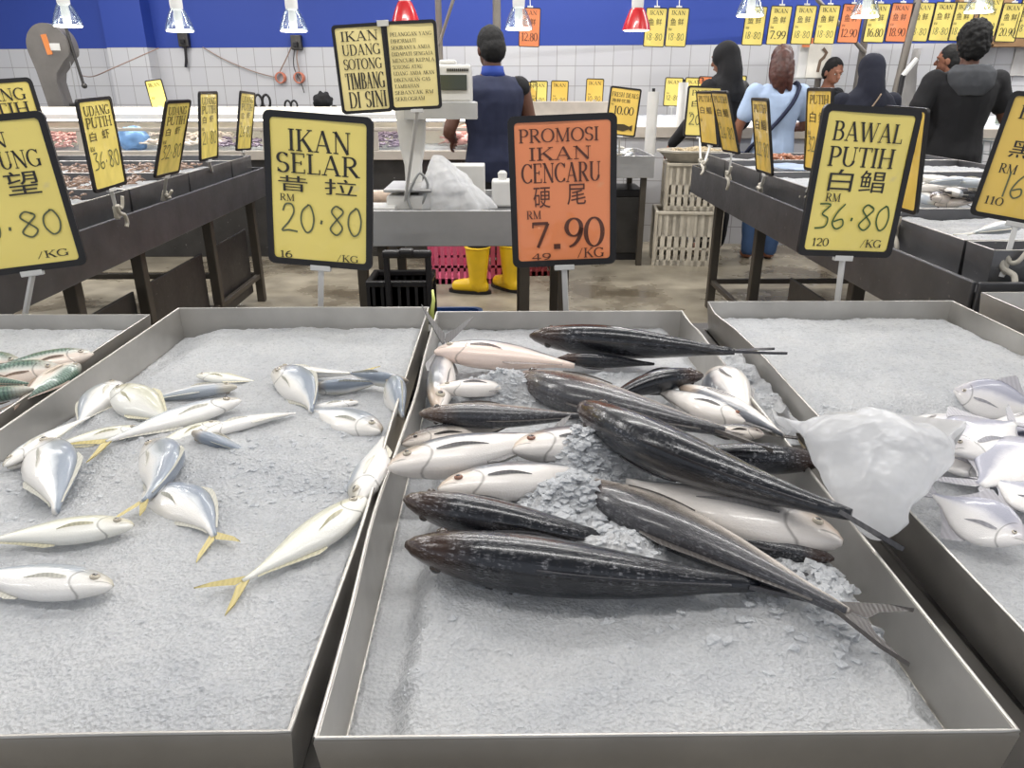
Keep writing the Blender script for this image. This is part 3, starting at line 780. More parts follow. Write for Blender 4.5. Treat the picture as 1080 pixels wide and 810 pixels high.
# tray with the torpedo scads: heaped around the fish, pulled away from the side walls
t2m = pxb([(650, 575, .06, .05, .03), (614, 482, .055, .05, .058), (600, 520, .055, .035, .034), (585, 550, .05, .03, .016), (505, 398, .05, .03, .022), (640, 388, .07, .02, .012), (665, 480, .05, .04, .022), (538, 404, .055, .03, .05), (560, 380, .05, .03, .006), (700, 480, .08, .06, .016), (860, 610, .06, .05, .022), (560, 540, .07, .04, .012), (690, 395, .1, .06, .014), (640, 350, .16, .05, .01), (760, 365, .05, .04, .008), (620, 520, .06, .04, .012)], .85)
def h2(x, y):
    lump = bumpf(x, y, t2m)
    rg = (1 - 2 * abs(noise.noise(Vector((x * 48, y * 48, 2))))) * .55 + (1 - 2 * abs(noise.noise(Vector((x * 105, y * 105, 7))))) * .35
    z = .829 - .006 * sst(.9, 1.5, y) + lump * (.85 + .30 * rg) + min(1, lump / .012) * .004 * rg + .004 * fb(x * 6, y * 6, 9)
    dl = x + .158 + .012 * fb(y * 22, 3, 2); dr = .430 - x + .016 * fb(y * 20, 7, 2)
    wl = .052 * (1 - sst(1.1, 1.35, y)) + .012; wr = .03
    z = IB - .004 + (z - IB) * sst(wl - .022, wl + .014, dl) * sst(wr - .02, wr + .02, dr)
    return z
ice_bed('t2', 'crushed ice heaped around the long dark fish', -.148, .420, .468, 1.697, h2, IB, 4500,
        [(*Pz(640, 590, .85)[:2], .08, .04, 300, .003, .008), (*Pz(600, 480, .85)[:2], .09, .07, 350, .003, .008), (*Pz(618, 488, .87)[:2], .045, .035, 520, .003, .011), (*Pz(600, 525, .86)[:2], .05, .03, 260, .003, .010), (*Pz(520, 402, .85)[:2], .05, .03, 200, .003, .008), (*Pz(860, 615, .85)[:2], .05, .045, 220, .003, .011), (*Pz(560, 415, .85)[:2], .09, .05, 220, .003, .007), (*Pz(720, 480, .85)[:2], .08, .05, 160, .003, .008), (*Pz(690, 395, .85)[:2], .12, .06, 200, .003, .007), (*Pz(470, 560, .85)[:2], .05, .03, 40, .004, .01)], seed=2)
# pomfret tray: a higher bank of ice at the back
def h3(x, y):
    q = y - (1.17 + .04 * math.sin(x * 9) + .02 * fb(x * 12, 1, 1))
    z = .812 + .026 * sst(-.02, .05, q) - .012 * sst(1.3, 1.75, y) + .003 * fb(x * 6, y * 6, 4) + .012 * (1 - sst(.5, .8, y))
    z -= .016 * (1 - sst(0, .04, 1.785 - y)) + .016 * (1 - sst(0, .05, 1.125 - x)) * sst(1.3, 1.6, y)
    return z
ice_bed('t3', 'crushed ice under the pale pomfrets', .522, 1.115, .468, 1.777, h3, IB, 4500, [(*Pz(970, 440, .84)[:2], .1, .03, 60, .004, .009)], seed=3)
ice_bed('t0', 'crushed ice under the striped mackerel', -1.41, -.838, .468, 1.68, lambda x, y: .834 + .004 * fb(x * 6, y * 6, 8) - .02 * (1 - sst(0, .03, 1.69 - y)), IB, 2000, seed=4)
ice_bed('t4', 'crushed ice in the steel tray behind the pomfret tray', 1.255, 1.83, .71, 1.855, lambda x, y: .80 + .004 * fb(x * 6, y * 6, 8), IB, 500, seed=5, res=.012)
# gutter strip between the two right hand trays, with ice spilled on it
mb = MB(); mb.b2((-.034, -.66, 0), (.034, .66, .012), .003)
g = mb.build('gutter_strip', M['dark_steel'], None, loc=(.471, 1.12, .783)); tag(g, 'dark steel strip in the gap between dark fish tray and pomfret tray', 'strip')
ice_bed('gap', 'crushed ice spilled between the dark fish tray and the pomfret tray', .440, .503, 1.12, 1.58, lambda x, y: .797 + .05 * sst(1.12, 1.22, y) * (1 - sst(1.46, 1.57, y)) * (.75 + .25 * fb(x * 20, y * 20, 3)), .7955, 500, [(.472, 1.33, .02, .12, 60, .005, .011)], seed=6)
# ------------------------------------------------------------------ fish on the trays
def FP(px, py, z): return Pz(px, py, z)
G2 = 'torpedo scads in the middle tray'; G1 = 'yellowtail scads in the left tray'; G0 = 'striped mackerel in the far left tray'; G3 = 'pomfrets in the right tray'
def f2(label, a, b, za, zb, skin, roll, side, bend=0, **kw): fish('torpedo_scad', label, G2, 'cencaru', skin, FP(*a, za), FP(*b, zb), roll, bend, side, **kw)
f2('dark long fish lying lowest and nearest in the middle tray, on bare ice', (428, 574), (800, 617), .862, .850, 'dark', 38, 1, .03, fat=1.03, tspread=.8)
f2('dark fish just above the nearest one, its tail under ice', (426, 526), (680, 578), .872, .83, 'dark', 42, 1, .03, fat=1.1, tail=False)
f2('large dark fish lying diagonally across the heap, tail over the tray edge', (612, 428), (898, 543), .895, .905, 'dark', 40, 1, .06, fat=.98, tail_dir=(.75, -.6, -.3), tspread=.5, tlen=.7, tail_flat=35)
f2('grey fish with brown flank lying below the diagonal dark fish, forked tail on ice', (596, 508), (893, 646), .836, .866, 'grey', 12, 1, -.02, fat=.84, tail_dir=(.85, -.5, -.10), tspread=.85, tlen=.72, eyes=False, tail_flat=5)
f2('big silver bellied fish facing right with a curved dark fin', (889, 572), (662, 508), .856, .840, 'silver', 8, 1, -.02, fat=1.25, pect=1.5, tail=False)
f2('dark slender fish along the back, its tail lying over into the pomfret tray', (559, 354), (775, 371), .872, .888, 'dark', 40, 1, .0, fat=.92, tspread=.7, tail_dir=(1, -.06, .02))
f2('silver fish with pinkish belly at the back left of the heap', (458, 371), (606, 386), .868, .852, 'rosy', 8, -1, .06, fat=1.15, tail=False)
f2('silver fish wedged along the left wall of the middle tray, forked tail up', (462, 432), (469, 362), .850, .846, 'silver', 25, -1, .0, fat=.68, tail_dir=(.05, .8, .7), tspread=1.2, tail_flat=None)
f2('silver fish half sunk in ice under the pink bellied one', (460, 410), (560, 408), .862, .835, 'silver', 5, -1, .0, fat=1.0, tail=False)
f2('brown grey fish with a rounded head lying level at mid left', (442, 436), (615, 439), .876, .862, 'grey', 16, 1, .02, fat=.95, tspread=.5)
f2('grey brown fish with cream back edge passing under the diagonal dark fish', (545, 397), (765, 455), .840, .868, 'grey', 14, 1, .03, fat=1.0)
f2('silver fish with a big open eyed head resting on the left tray wall', (409, 493), (585, 458), .874, .866, 'silver', 10, -1, -.02, fat=1.18, pect=1.2)
f2('silver fish with reddish eye tucked below the big headed one', (462, 516), (640, 496), .868, .838, 'silver', 12, -1, .0, fat=1.05, red=True, tail=False)
f2('silver fish facing left, its body sunk in ice in the centre of the heap', (540, 474), (700, 462), .872, .832, 'silver', 12, -1, .0, fat=1.12, red=True, tail=False)
f2('small dark fish piece lying in ice under the back dark fish', (588, 378), (690, 384), .862, .842, 'dark', 40, 1, 0, fat=.85, tail=False)
f2('dark fish with brown snout facing right near the pomfret side', (742, 396), (640, 424), .878, .86, 'dark', 30, -1, -.12, fat=1.3, tail=False)
f2('thin silver white fish lying belly out at right of the heap', (716, 408), (826, 459), .862, .872, 'silver', -12, 1, -.05, fat=.8, tail=False, eyes=False)
f2('white bellied fish at the right wall of the middle tray', (752, 392), (790, 442), .85, .846, 'silver', -30, 1, 0, fat=1.7, tail=False, eyes=False)
f2('silver head with a golden eye peering out behind the diagonal dark fish', (790, 446), (690, 410), .862, .85, 'silver', 12, 1, 0, fat=1.1, red=True, tail=False)
f2('dull grey fish with brown tipped fins beside the golden eyed head', (806, 458), (738, 452), .868, .858, 'grey', 25, 1, 0, fat=1.3, tail=False)
f2('thick dark fish lying level under the plastic bag side of the heap', (868, 487), (700, 478), .866, .850, 'dark', 35, -1, 0, fat=1.25, tail=False, pect=0)
f2('dark fish mostly hidden behind the big silver head at left', (424, 468), (540, 448), .855, .842, 'grey', 25, -1, 0, fat=1.0, tail=False)
f2('dark fish under the big silver bellied fish, only its edge showing', (880, 590), (740, 560), .842, .836, 'dark', 10, -1, 0, fat=1.0, tail=False, eyes=False)
def f1(label, a, b, za, zb, skin, roll, side, bend=0, **kw): fish('yellowtail_scad', label, G1, 'selar', skin, FP(*a, za), FP(*b, zb), roll, bend, side, **kw)
f1('silver fish nearest the front of the left tray, facing right', (119, 618), (-48, 606), .858, .856, 'selar', 4, 1, .0, fat=.98)
f1('silver fish facing right above the nearest one, dark spot behind its head', (141, 554), (-20, 572), .860, .856, 'selar_y', 8, 1, .03, fat=.95)
f1('plump fish pointing away with bluish back, at left edge', (45, 466), (59, 540), .846, .84, 'selar_b', 12, -1, .03, fat=1.2, tail=False)
f1('short fish with blue grey back sunk head first in the ice', (154, 470), (150, 530), .842, .856, 'selar_b', 30, -1, .12, fat=1.25, tspread=.7)
f1('fish with yellow tail pointing right, head under ice', (152, 520), (226, 566), .838, .850, 'selar_b', 15, -1, .10, fat=1.25)
f1('longest silver fish lying diagonally with a yellow tail, by the middle tray', (385, 525), (256, 613), .858, .852, 'selar_y', 5, 1, -.02, fat=.95)
f1('white fish lying along the right wall of the left tray', (378, 530), (404, 462), .852, .846, 'selar', -25, -1, .0, fat=1.1, tail=False)
f1('grey nosed fish facing left with its tail buried, mid tray', (203, 456), (275, 482), .856, .834, 'selar_b', 38, 1, .02, fat=1.25, tail=False)
f1('white fish lying just above the grey nosed one', (212, 460), (312, 436), .852, .848, 'selar', -10, -1, .08, fat=.95, tail=False, eyes=False)
f1('fish with ribbed flank standing out of the ice, blue back', (288, 392), (328, 434), .85, .846, 'selar_b', 35, -1, .10, fat=1.2, tail=False)
f1('thin white fish lying belly up at the back right', (292, 388), (378, 394), .842, .850, 'selar', -20, -1, -.06, fat=.85)
f1('blue grey backed fish lying level below the thin white one', (326, 410), (402, 403), .848, .846, 'selar_b', 60, 1, .02, fat=1.1, tail=False)
f1('dark blue grey fish reaching the right wall at the back', (431, 402), (368, 393), .862, .85, 'selar_b', 65, -1, .06, fat=.9, tail=False)
f1('small blue grey fish pointing down along the right wall', (412, 400), (425, 440), .856, .845, 'selar_b', 60, -1, 0, fat=1.4, tail=False)
f1('fish head facing right out of the ice near the right wall', (402, 455), (325, 432), .85, .834, 'selar_b', 15, 1, 0, fat=1.15, tail=False)
f1('pink nosed fish nearly buried at the back of the left tray', (207, 396), (268, 402), .838, .826, 'selar_y', 10, -1, 0, fat=1.0, tail=False)
f1('white fish with dark back line lying above the yellowish long ones', (250, 408), (150, 424), .843, .84, 'selar', 12, -1, -.04, fat=1.0)
f1('fish with brown snout tip pointing up and left', (120, 411), (178, 446), .86, .846, 'selar_y', 20, -1, .03, fat=1.4, tail=False)
f1('frosty fish half under ice by the left wall', (126, 404), (84, 446), .842, .838, 'selar', 5, 1, .05, fat=1.35, tail=False)
f1('long silver fish crossing the middle of the pile, head at upper right', (254, 422), (112, 466), .854, .85, 'selar', 12, 1, .04, fat=.82)
f1('yellowish fish under the long crossing one', (152, 452), (45, 474), .848, .84, 'selar_y', 8, 1, .03, fat=.95)
f1('silver fish lying below the crossing one with a yellow fin', (232, 445), (150, 478), .843, .838, 'selar_y', 10, 1, .03, fat=.9, tail=False)
f1('smooth pale fish slanting down against the left wall', (4, 492), (94, 440), .846, .856, 'selar', -8, -1, .05, fat=.85, tail=False)
f1('silver head poking out beneath the plump bluish fish', (8, 494), (64, 470), .838, .832, 'selar_b', 15, -1, 0, fat=1.0, tail=False)
f1('white sliver of a fish under ice beneath the blue grey ones', (378, 424), (310, 432), .838, .832, 'selar', 5, 1, 0, fat=.8, tail=False)
def f0(label, a, b, za, zb, skin, roll, side, bend=0, **kw): fish('striped_mackerel', label, G0, 'mackerel', skin, FP(*a, za), FP(*b, zb), roll, bend, side, **kw)
f0('mackerel with a clear round eye at the right end of its pile', (99, 373), (-28, 396), .868, .862, 'mack', 30, 1, .02, fat=1.0)
f0('green striped mackerel lying under the round eyed one', (66, 388), (-70, 408), .862, .856, 'mack', 42, 1, 0, fat=1.05)
f0('pink bellied mackerel pointing down to the tray wall', (84, 384), (18, 425), .862, .855, 'mack', -15, -1, 0, fat=1.1)
f0('mackerel nearest the front of its tray with a dark banded back', (36, 410), (-80, 430), .866, .86, 'mack', 20, -1, 0, fat=1.1)
f0('reddish gilled mackerel at the far side of the pile', (24, 384), (-70, 378), .855, .852, 'mack', 30, 1, 0, fat=.95)
f0('small mackerel tail crossing between the others', (-30, 400), (40, 406), .86, .858, 'mack', 20, 1, 0, fat=.9)
def f3(label, a, b, za, zb, roll, side, bend=0, **kw): fish('silver_pomfret', label, G3, 'pomfret', 'pom', FP(*a, za), FP(*b, zb), roll, bend, side, **kw)
f3('pomfret lying apart at the back with a dark edge showing', (1006, 411), (1100, 434), .846, .842, 58, -1, 0, fat=.85)
f3('pomfret with a dark eye facing left in the middle of its pile', (1003, 476), (1070, 446), .868, .872, 14, -1, 0, fat=1.02)
f3('pomfret at the left of the pile with a split tail', (1046, 502), (980, 468), .842, .846, 10, 1, 0, fat=1.08)
f3('broad white pomfret at the right side of the pile', (1108, 470), (1034, 512), .862, .856, 6, 1, 0, fat=1.05)
f3('nearest pomfret, purplish back and snout at right', (1082, 572), (984, 522), .848, .850, 30, 1, 0, fat=.95)
f3('purplish pomfret tucked behind the nearest one', (1118, 540), (1048, 506), .858, .858, 22, 1, 0, fat=1.0)
f3('small pomfret behind the left one, fins raised', (1020, 450), (974, 468), .84, .842, 18, -1, 0, fat=1.1)
f3('pomfret at the far right edge of its pile', (1112, 436), (1052, 458), .852, .85, 20, -1, 0, fat=1.05)
f3('pomfret glimpsed under the middle pomfret', (1060, 486), (1104, 456), .84, .84, 5, -1, 0, fat=1.0)
f3('white fin edged pomfret under the ice bank near the bag', (1004, 438), (958, 464), .826, .824, 12, -1, 0, fat=.95)
# ------------------------------------------------------------------ the clear bag lying over both trays
def bag(name, label, c, ring_fn, n=96, m=60, seed=0, amp=.012, parent=None):
    rings = []; rnd = random.Random(seed)
    for i in range(m + 1):
        q = i / m; ring = []
        for k in range(n):
            a = 2 * PI * k / n; p = Vector(ring_fn(q, a))
            w = noise.fractal(p * 14 + Vector((seed, 0, 0)), 1, 2, 2); w2 = 1.5 * abs(noise.noise(p * 17 + Vector((0, seed, 0)))) + .35 * abs(noise.noise(p * 42 + Vector((0, seed, 3))))
            d = Vector((math.cos(a), math.sin(a), 0.3))
            ring.append(p + d * (amp * w - amp * .9 * w2) * min(1, q * 5 + .2))
        rings.append(ring)
    mb = MB(); mb.loft(rings)
    o = mb.build(name, M['film'], None, smooth=True, loc=c); tag(o, label, 'bag'); return o
bc = Pz(925, 560, .868)
btop = Pz(912, 452, .90); bd = (Vector(btop) - Vector(bc))
def bagring(q, a):
    # from the knotted lower end (near the camera) to the open frilled mouth
    c = bd * q + Vector((0, 0, .035 * math.sin(PI * min(1, q * 1.1)) + .004))
    w = .018 + .074 * math.sin(PI * min(.5, q * .75)) ** .8 * (1 if q < .85 else 1 + (q - .85) * 1.2)
    hgt = .045 * math.sin(PI * min(1, q * .9 + .08)) + .006
    fr = 1 + (.26 * math.cos(a * 2) + .10 * math.sin(a * 7)) * max(0, q - .55) / .45
    ax = bd.normalized(); sx = Vector((ax.y, -ax.x, 0)).normalized()
    return c + sx * (w * math.cos(a) * fr) + Vector((0, 0, 1)) * hgt * math.sin(a) + ax * (.03 * math.sin(a * 4 + .6) + .02 * math.sin(a * 9)) * max(0, q - .75) / .25
bag('plastic_bag', 'crumpled clear plastic bag draped over the tray edge beside pomfrets', bc, bagring, seed=3, amp=.012)
# ------------------------------------------------------------------ the four big price signs behind the front trays
GS = 'large price signs at the front trays'
def post_sign(px, py, y, foot_px, **kw):
    c = Py(px, py, y); f = Py(foot_px, 300, y); kw.setdefault('foot', (f.x, y + .005, .785)); kw.setdefault('w', .256); kw.setdefault('h', .354); kw.setdefault('fr', .015)
    return sign('price_sign', c=c, group=GS, **kw)
post_sign(337, 203, 1.81, 333, rz=math.radians(-4), lean=math.radians(-2), roll=math.radians(4.0), label='yellow price sign reading IKAN SELAR with handwritten price', card='yellow',
  lines=[('IKAN', .18, .84, .78, .93), ('SELAR', .05, .93, .625, .765), ('RM', .08, .24, .425, .475), ('16', .06, .2, .005, .055), ('/KG', .68, .92, .005, .055)],
  hz=[('昔', .07, .38, .495, .605), ('拉', .56, .90, .49, .605)], price=[('20.80', .08, .97, .20, .41, .06)], pink='marker')
post_sign(594, 203, 1.83, 599, rz=math.radians(0), lean=math.radians(-2), roll=math.radians(-2.2), label='orange promotion sign reading IKAN CENCARU above the dark fish', card='orange', ink='ink_o',
  lines=[('PROMOSI', .04, .88, .86, .955), ('IKAN', .14, .80, .735, .825), ('CENCARU', .06, .90, .575, .715), ('RM', .10, .26, .315, .375), ('7', .15, .34, .10, .29), ('.', .36, .5, .09, .29), ('90', .50, .94, .09, .315), ('49', .14, .36, .005, .055), ('/KG', .64, .94, .012, .085)],
  hz=[('硬', .18, .36, .395, .545), ('尾', .54, .74, .41, .56)])
post_sign(905, 194, 1.85, 888, rz=math.radians(8), lean=math.radians(-2), roll=math.radians(3.5), label='yellow price sign reading BAWAL PUTIH behind the pomfret tray', card='yellow',
  lines=[('BAWAL', .08, .90, .80, .935), ('PUTIH', .08, .86, .62, .76), ('RM', .14, .32, .365, .425), ('120', .08, .28, .03, .09), ('/KG', .66, .92, .03, .09)],
  hz=[('白', .14, .42, .44, .60), ('鲳', .50, .80, .44, .60)], price=[('36.80', .06, .96, .16, .35, .065)], pink='marker_g')
post_sign(8, 207, 1.78, 8, rz=math.radians(12), lean=math.radians(-3), roll=math.radians(-5), label='yellow sign cut by the left edge, above the mackerel', card='yellow',
  lines=[('IKAN', .10, .66, .83, .93), ('KEMBUNG', .02, .92, .68, .80), ('RM', .06, .2, .42, .47), ('/KG', .60, .92, .04, .09)],
  hz=[('甘', .12, .40, .50, .64), ('望', .52, .84, .50, .66)], price=[('10.80', .05, .95, .2, .38, .07)])
# sign at the right edge: clamped on the right hand table
# ------------------------------------------------------------------ room
def floor_mat():
    k = NT('wet_concrete_floor')
    a = k.noise(1.1, 5, rough=.6); b = k.noise(5, 4); c = k.noise(2.2, 3, k.mapped((1, 3, 1)))
    base = k.ramp(b, [(.3, lin((112, 105, 92))), (.7, lin((146, 138, 122)))])
    st = k.ramp(a, [(.50, (0, 0, 0, 1)), (.62, (.75, .75, .75, 1))])
    base = k.mix(st, base, lin((80, 70, 56)))
    k.set(Base_Color=base, Roughness=k.ramp(a, [(.4, (.45, .45, .45, 1)), (.62, (.16, .16, .16, 1))]))
    k.bump(b, .06, .003); return k.m
def tile_wall_mat(name, zblue=None):
    k = NT(name)
    sx = k.n('ShaderNodeSeparateXYZ'); k.l(k.obj(), sx.inputs[0])
    cb = k.n('ShaderNodeCombineXYZ'); k.l(sx.outputs[0], cb.inputs[0]); k.l(k.math('ADD', sx.outputs[2], -1.755), cb.inputs[1])
    br = k.n('ShaderNodeTexBrick', offset=0.0, squash=1.0)
    br.inputs['Scale'].default_value = 1.0; br.inputs['Mortar Size'].default_value = .0035; br.inputs['Brick Width'].default_value = .2; br.inputs['Row Height'].default_value = .2
    br.inputs['Color1'].default_value = lin((196, 196, 198)); br.inputs['Color2'].default_value = lin((190, 190, 194)); br.inputs['Mortar'].default_value = lin((150, 148, 148)); br.inputs['Mortar Smooth'].default_value = .1
    k.l(cb.outputs[0], br.inputs['Vector'])
    col = br.outputs['Color']; rough = .22
    if zblue:
        g = k.math('GREATER_THAN', sx.outputs[2], zblue)
        col = k.mix(g, col, lin((38, 64, 150)))
        k.set(Roughness=k.math('ADD', .25, k.math('MULTIPLY', g, .35)))
        k.set(Base_Color=col)
    else: k.set(Base_Color=col, Roughness=.25)
    return k.m
M['floor'] = floor_mat(); M['wall'] = tile_wall_mat('white_tiles_and_blue_paint', 1.755); M['tiles'] = tile_wall_mat('white_tiles')
mb = MB(); mb.b2((-9, -2.5, -.1), (9, 11, 0)); fl = mb.build('floor', M['floor']); tag(fl, kind='structure')
WR = math.atan(-.14)
mb = MB(); mb.b2((-9, 0, 0), (9, .2, 3.4)); w = mb.build('wall_back', M['wall'], loc=(0, 8.75, 0)); w.rotation_euler.z = WR; tag(w, kind='structure')
pc = Py(146, 60, 9.4)
mb = MB(); mb.b2((-.24, 0, 0), (.24, .5, 3.4)); w = mb.build('wall_column', M['wall'], loc=(pc.x, 9.15, 0)); w.rotation_euler.z = WR; tag(w, kind='structure')
mb = MB(); mb.b2((-9, -2.5, 3.4), (9, 11, 3.5)); w = mb.build('ceiling', mat('ceiling_paint', (205, 205, 205), .8)); tag(w, kind='structure')
def wall_y(x): return 8.75 - .14 * x
# ------------------------------------------------------------------ the two long tables at the sides
def side_table(label, x0, x1, y0, y1, edge, legs, panels):
    """edge: x of the long side facing the aisle (x0 or x1)"""
    cx, cy = (x0 + x1) / 2, (y0 + y1) / 2
    t = thing('market_table', label, 'table', (cx, cy, 0)); o = Vector((cx, cy, 0))
    def p(name, lo, hi, m, bev=.004):
        mb = MB(); mb.b2(Vector(lo) - o, Vector(hi) - o, bev); return mb.build(name, M[m], t)
    p('top', (x0, y0, .80), (x1, y1, .84), 'table')
    e = .02
    a = p('apron', (x0 - .012, y0, .69), (x0, y1, .868), 'table'); a = p('apron', (x1, y0, .69), (x1 + .012, y1, .868), 'table')
    p('apron', (x0, y0 - .012, .69), (x1, y0, .868), 'table'); p('apron', (x0, y1, .69), (x1, y1 + .012, .868), 'table')
    s = 1 if edge == x1 else -1
    for y in legs:
        p('leg', (edge - s * .08 - .025, y, 0), (edge - s * .08 + .025, y + .05, .80), 'leg')
        p('leg', ((x0 + x1) - edge + s * .08 - .025, y, 0), ((x0 + x1) - edge + s * .08 + .025, y + .05, .80), 'leg')
    p('stretcher', (edge - s * .08 - .015, legs[0], .16), (edge - s * .08 + .015, legs[-1], .19), 'leg')
    p('stretcher', (edge - s * .08, legs[-1] + .01, .16), ((x0 + x1) - edge + s * .08, legs[-1] + .04, .19), 'leg')
    for a, b in panels: p('skirt_panel', (edge - s * .11 - .006, a, .08), (edge - s * .11 + .006, b, .50), 'dark_steel')
    return t
LX = -1.556; RX = 1.285
side_table('dark steel market table on the left carrying ice pans and shrimp', -2.95, LX, 2.02, 5.02, LX, [2.10, 2.75, 3.3, 4.15, 4.9], [(2.8, 3.28), (3.4, 4.1), (4.2, 4.85)])
side_table('dark steel market table on the right carrying pans of white fish', RX, 2.80, 1.95, 5.14, RX, [2.02, 2.75, 3.9, 4.7], [(2.1, 2.7), (2.82, 3.5)])
PG = 'steel pans on the side tables'
def pan(label, x0, x1, y0, y1, zt=.945, zb=.842): return make_tray(label, x0, x1, y0, y1, zt, zt - zb, None, M['table'], 'ice_pan', PG, .004, 6)
heap_n = [0]
def shrimp_stuff(name, label, spots, n, L, m, zf, cat, seed=3, group=None):
    """uncountable heap of small curled bodies"""
    rnd = random.Random(seed); mb = MB()
    for _ in range(n):
        cx, cy, rx, ry = rnd.choice(spots); x = cx + rnd.uniform(-rx, rx); y = cy + rnd.uniform(-ry, ry)
        a = rnd.uniform(0, 2 * PI); l = L * rnd.uniform(.7, 1.2); z = zf(x, y) + rnd.uniform(0, .02)
        pts = []; k = rnd.uniform(-1.6, 1.6)
        for i in range(5):
            q = i / 4 - .5; aa = a + k * q
            pts.append((x + math.cos(aa) * q * l, y + math.sin(aa) * q * l, z + .008 * (1 - 4 * q * q)))
        mb.tube(pts, [l * .03, l * .1, l * .11, l * .08, l * .03], 5)
    o = mb.build(name, m, None, smooth=True); tag(o, label, cat, group, 'stuff'); return o
M['shrimp'] = mat('raw_shrimp', (150, 122, 104), .35, var=.5, scale=20, coat=.4)
M['pink'] = mat('pinkish_seafood', (214, 158, 148), .35, var=.35, scale=12, coat=.4)
seams = [2.05, 2.35, 2.68, 3.3, 3.95, 4.6, 4.98]
whatl = ['ice alone', 'a heap of ice and few shrimp', 'brown shrimp on ice', 'brown shrimp behind the second left sign', 'shrimp near the far end', 'ice at the far end of left table']
for i in range(6):
    a, b = seams[i] + .006, seams[i + 1] - .006
    pan('steel pan on the left table with ' + whatl[i], -2.86, LX - .05, a, b)
    ice_bed('lp%d' % i, 'ice in the left table pan with ' + whatl[i], -2.85, LX - .062, a + .012, b - .012, lambda x, y: .905 + .02 * fb(x * 4, y * 4, 2) + (.03 if i < 2 else .0), .846, 60, res=.025, seed=20 + i, size=(.005, .012), rough=2.0)
    if i in (1, 2, 3, 4):
        shrimp_stuff('shrimp', 'shrimp heaped in the left table pan with ' + whatl[i], [(-2.25, (a + b) / 2, .5, (b - a) / 2 - .05)], [0, 120, 330, 330, 300][i], .055, M['shrimp'], lambda x, y: .918, 'shrimp', 5 + i, 'raw shrimp on the left table')
seams = [1.98, 2.12, 2.72, 3.32, 3.95, 4.6, 5.10]
whatr = ['ice nearest the aisle end', 'level white ice', 'a heap of pale fish', 'ice and a blue sheet', 'ice and small fish', 'ice at the far corner']
for i in range(6):
    a, b = seams[i] + .006, seams[i + 1] - .006
    pan('steel pan on the right table with ' + whatr[i], RX + .05, 2.74, a, b)
    ice_bed('rp%d' % i, 'ice in the right table pan with ' + whatr[i], RX + .062, 2.73, a + .012, b - .012, lambda x, y: (.915 if i != 2 else .925) + .012 * fb(x * 4, y * 4, 2), .846, 100, res=.025, seed=40 + i, size=(.005, .012), rough=2.0)
# pale fish heaped in the right table pan
rnd = random.Random(11)
PGR = 'pale fish heaped on the right table'
proto = fish('white_fish', 'pale fish in the heap on the right table ice', PGR, 'selar', 'selar', (-.10, 0, 0), (.10, 0, 0), 0, .04, -1, 1.25, nr=14, ns=10)
pinkp = fish('white_fish', 'pink tinged fish in the heap on the right table ice', PGR, 'selar', 'silver', (-.11, 0, 0), (.11, 0, 0), 5, -.03, -1, 1.25, nr=14, ns=10)
greyp = fish('white_fish', 'grey backed fish low in the heap on the right table', PGR, 'selar', 'grey', (-.10, 0, 0), (.10, 0, 0), 10, .05, -1, 1.2, nr=14, ns=10)
first = {}
for px, py, z, kind, a in [(985, 189, 1.0, 1, 10), (1000, 192, 1.03, 0, 200), (1016, 192, 1.03, 0, 130), (985, 198, .985, 1, -15), (1030, 194, 1.01, 0, 60), (1006, 203, .98, 0, 250), (1042, 200, .985, 0, 20), (1020, 206, .97, 2, 190), (998, 210, .955, 2, 30), (1032, 209, .96, 2, 165), (975, 207, .955, 0, 100), (1048, 207, .95, 0, -30), (1012, 213, .945, 2, 5), (962, 203, .95, 0, 70), (1052, 240, .965, 0, 200)]:
    src = (proto, pinkp, greyp)[kind]
    o = src if kind not in first else copy_tree(src); first[kind] = 1
    o.location = Pz(px, py, z); o.rotation_euler = (rnd.uniform(-.3, .3), rnd.uniform(-.15, .15), math.radians(a))
    if py == 240: o['label'] = 'white fish lying alone on the near ice pan of right table'
# blue plastic sheet in a right pan
def sheet(name, label, cat, c, sx, sy, m, amp=.012, seed=0, th=.003):
    mb = MB(); n = 16; vs = []
    for s in (1, -1):
        for j in range(n + 1):
            for i in range(n + 1):
                x = (i / n - .5) * sx; y = (j / n - .5) * sy
                vs.append((x, y, amp * noise.fractal(Vector((x * 9, y * 9, seed)), 1, 2, 3) + s * th / 2))
    fs = []; k = (n + 1) ** 2
    for j in range(n):
        for i in range(n):
            a = j * (n + 1) + i; fs += [(a, a + 1, a + n + 2, a + n + 1), (k + a, k + a + n + 1, k + a + n + 2, k + a + 1)]
    rim = [i for i in range(n)] + [j * (n + 1) + n for j in range(n)] + [n * (n + 1) + n - i for i in range(n)] + [(n - j) * (n + 1) for j in range(n)]
    for q in range(len(rim)): a, b = rim[q], rim[(q + 1) % len(rim)]; fs.append((a, k + a, k + b, b))
    mb.add(vs, fs); o = mb.build(name, m, None, smooth=True, loc=c); tag(o, label, cat); return o
M['blue'] = mat('blue_plastic', (70, 110, 178), .35)
M['paleblue'] = mat('pale_blue_plastic', (160, 178, 205), .35)
sheet('plastic_sheet', 'pale blue plastic sheet spread over the ice on the right table', 'sheet', (1.85, 4.25, .945), .7, .3, M['paleblue'])
# small fish with orange flecks at the far right table
shrimp_stuff('small_fish_heap', 'small reddish fish heap at the far end of the right table', [(2.1, 4.85, .45, .08)], 120, .09, mat('reddish_fish', (178, 120, 90), .4, var=.4, scale=20), lambda x, y: .925, 'fish')
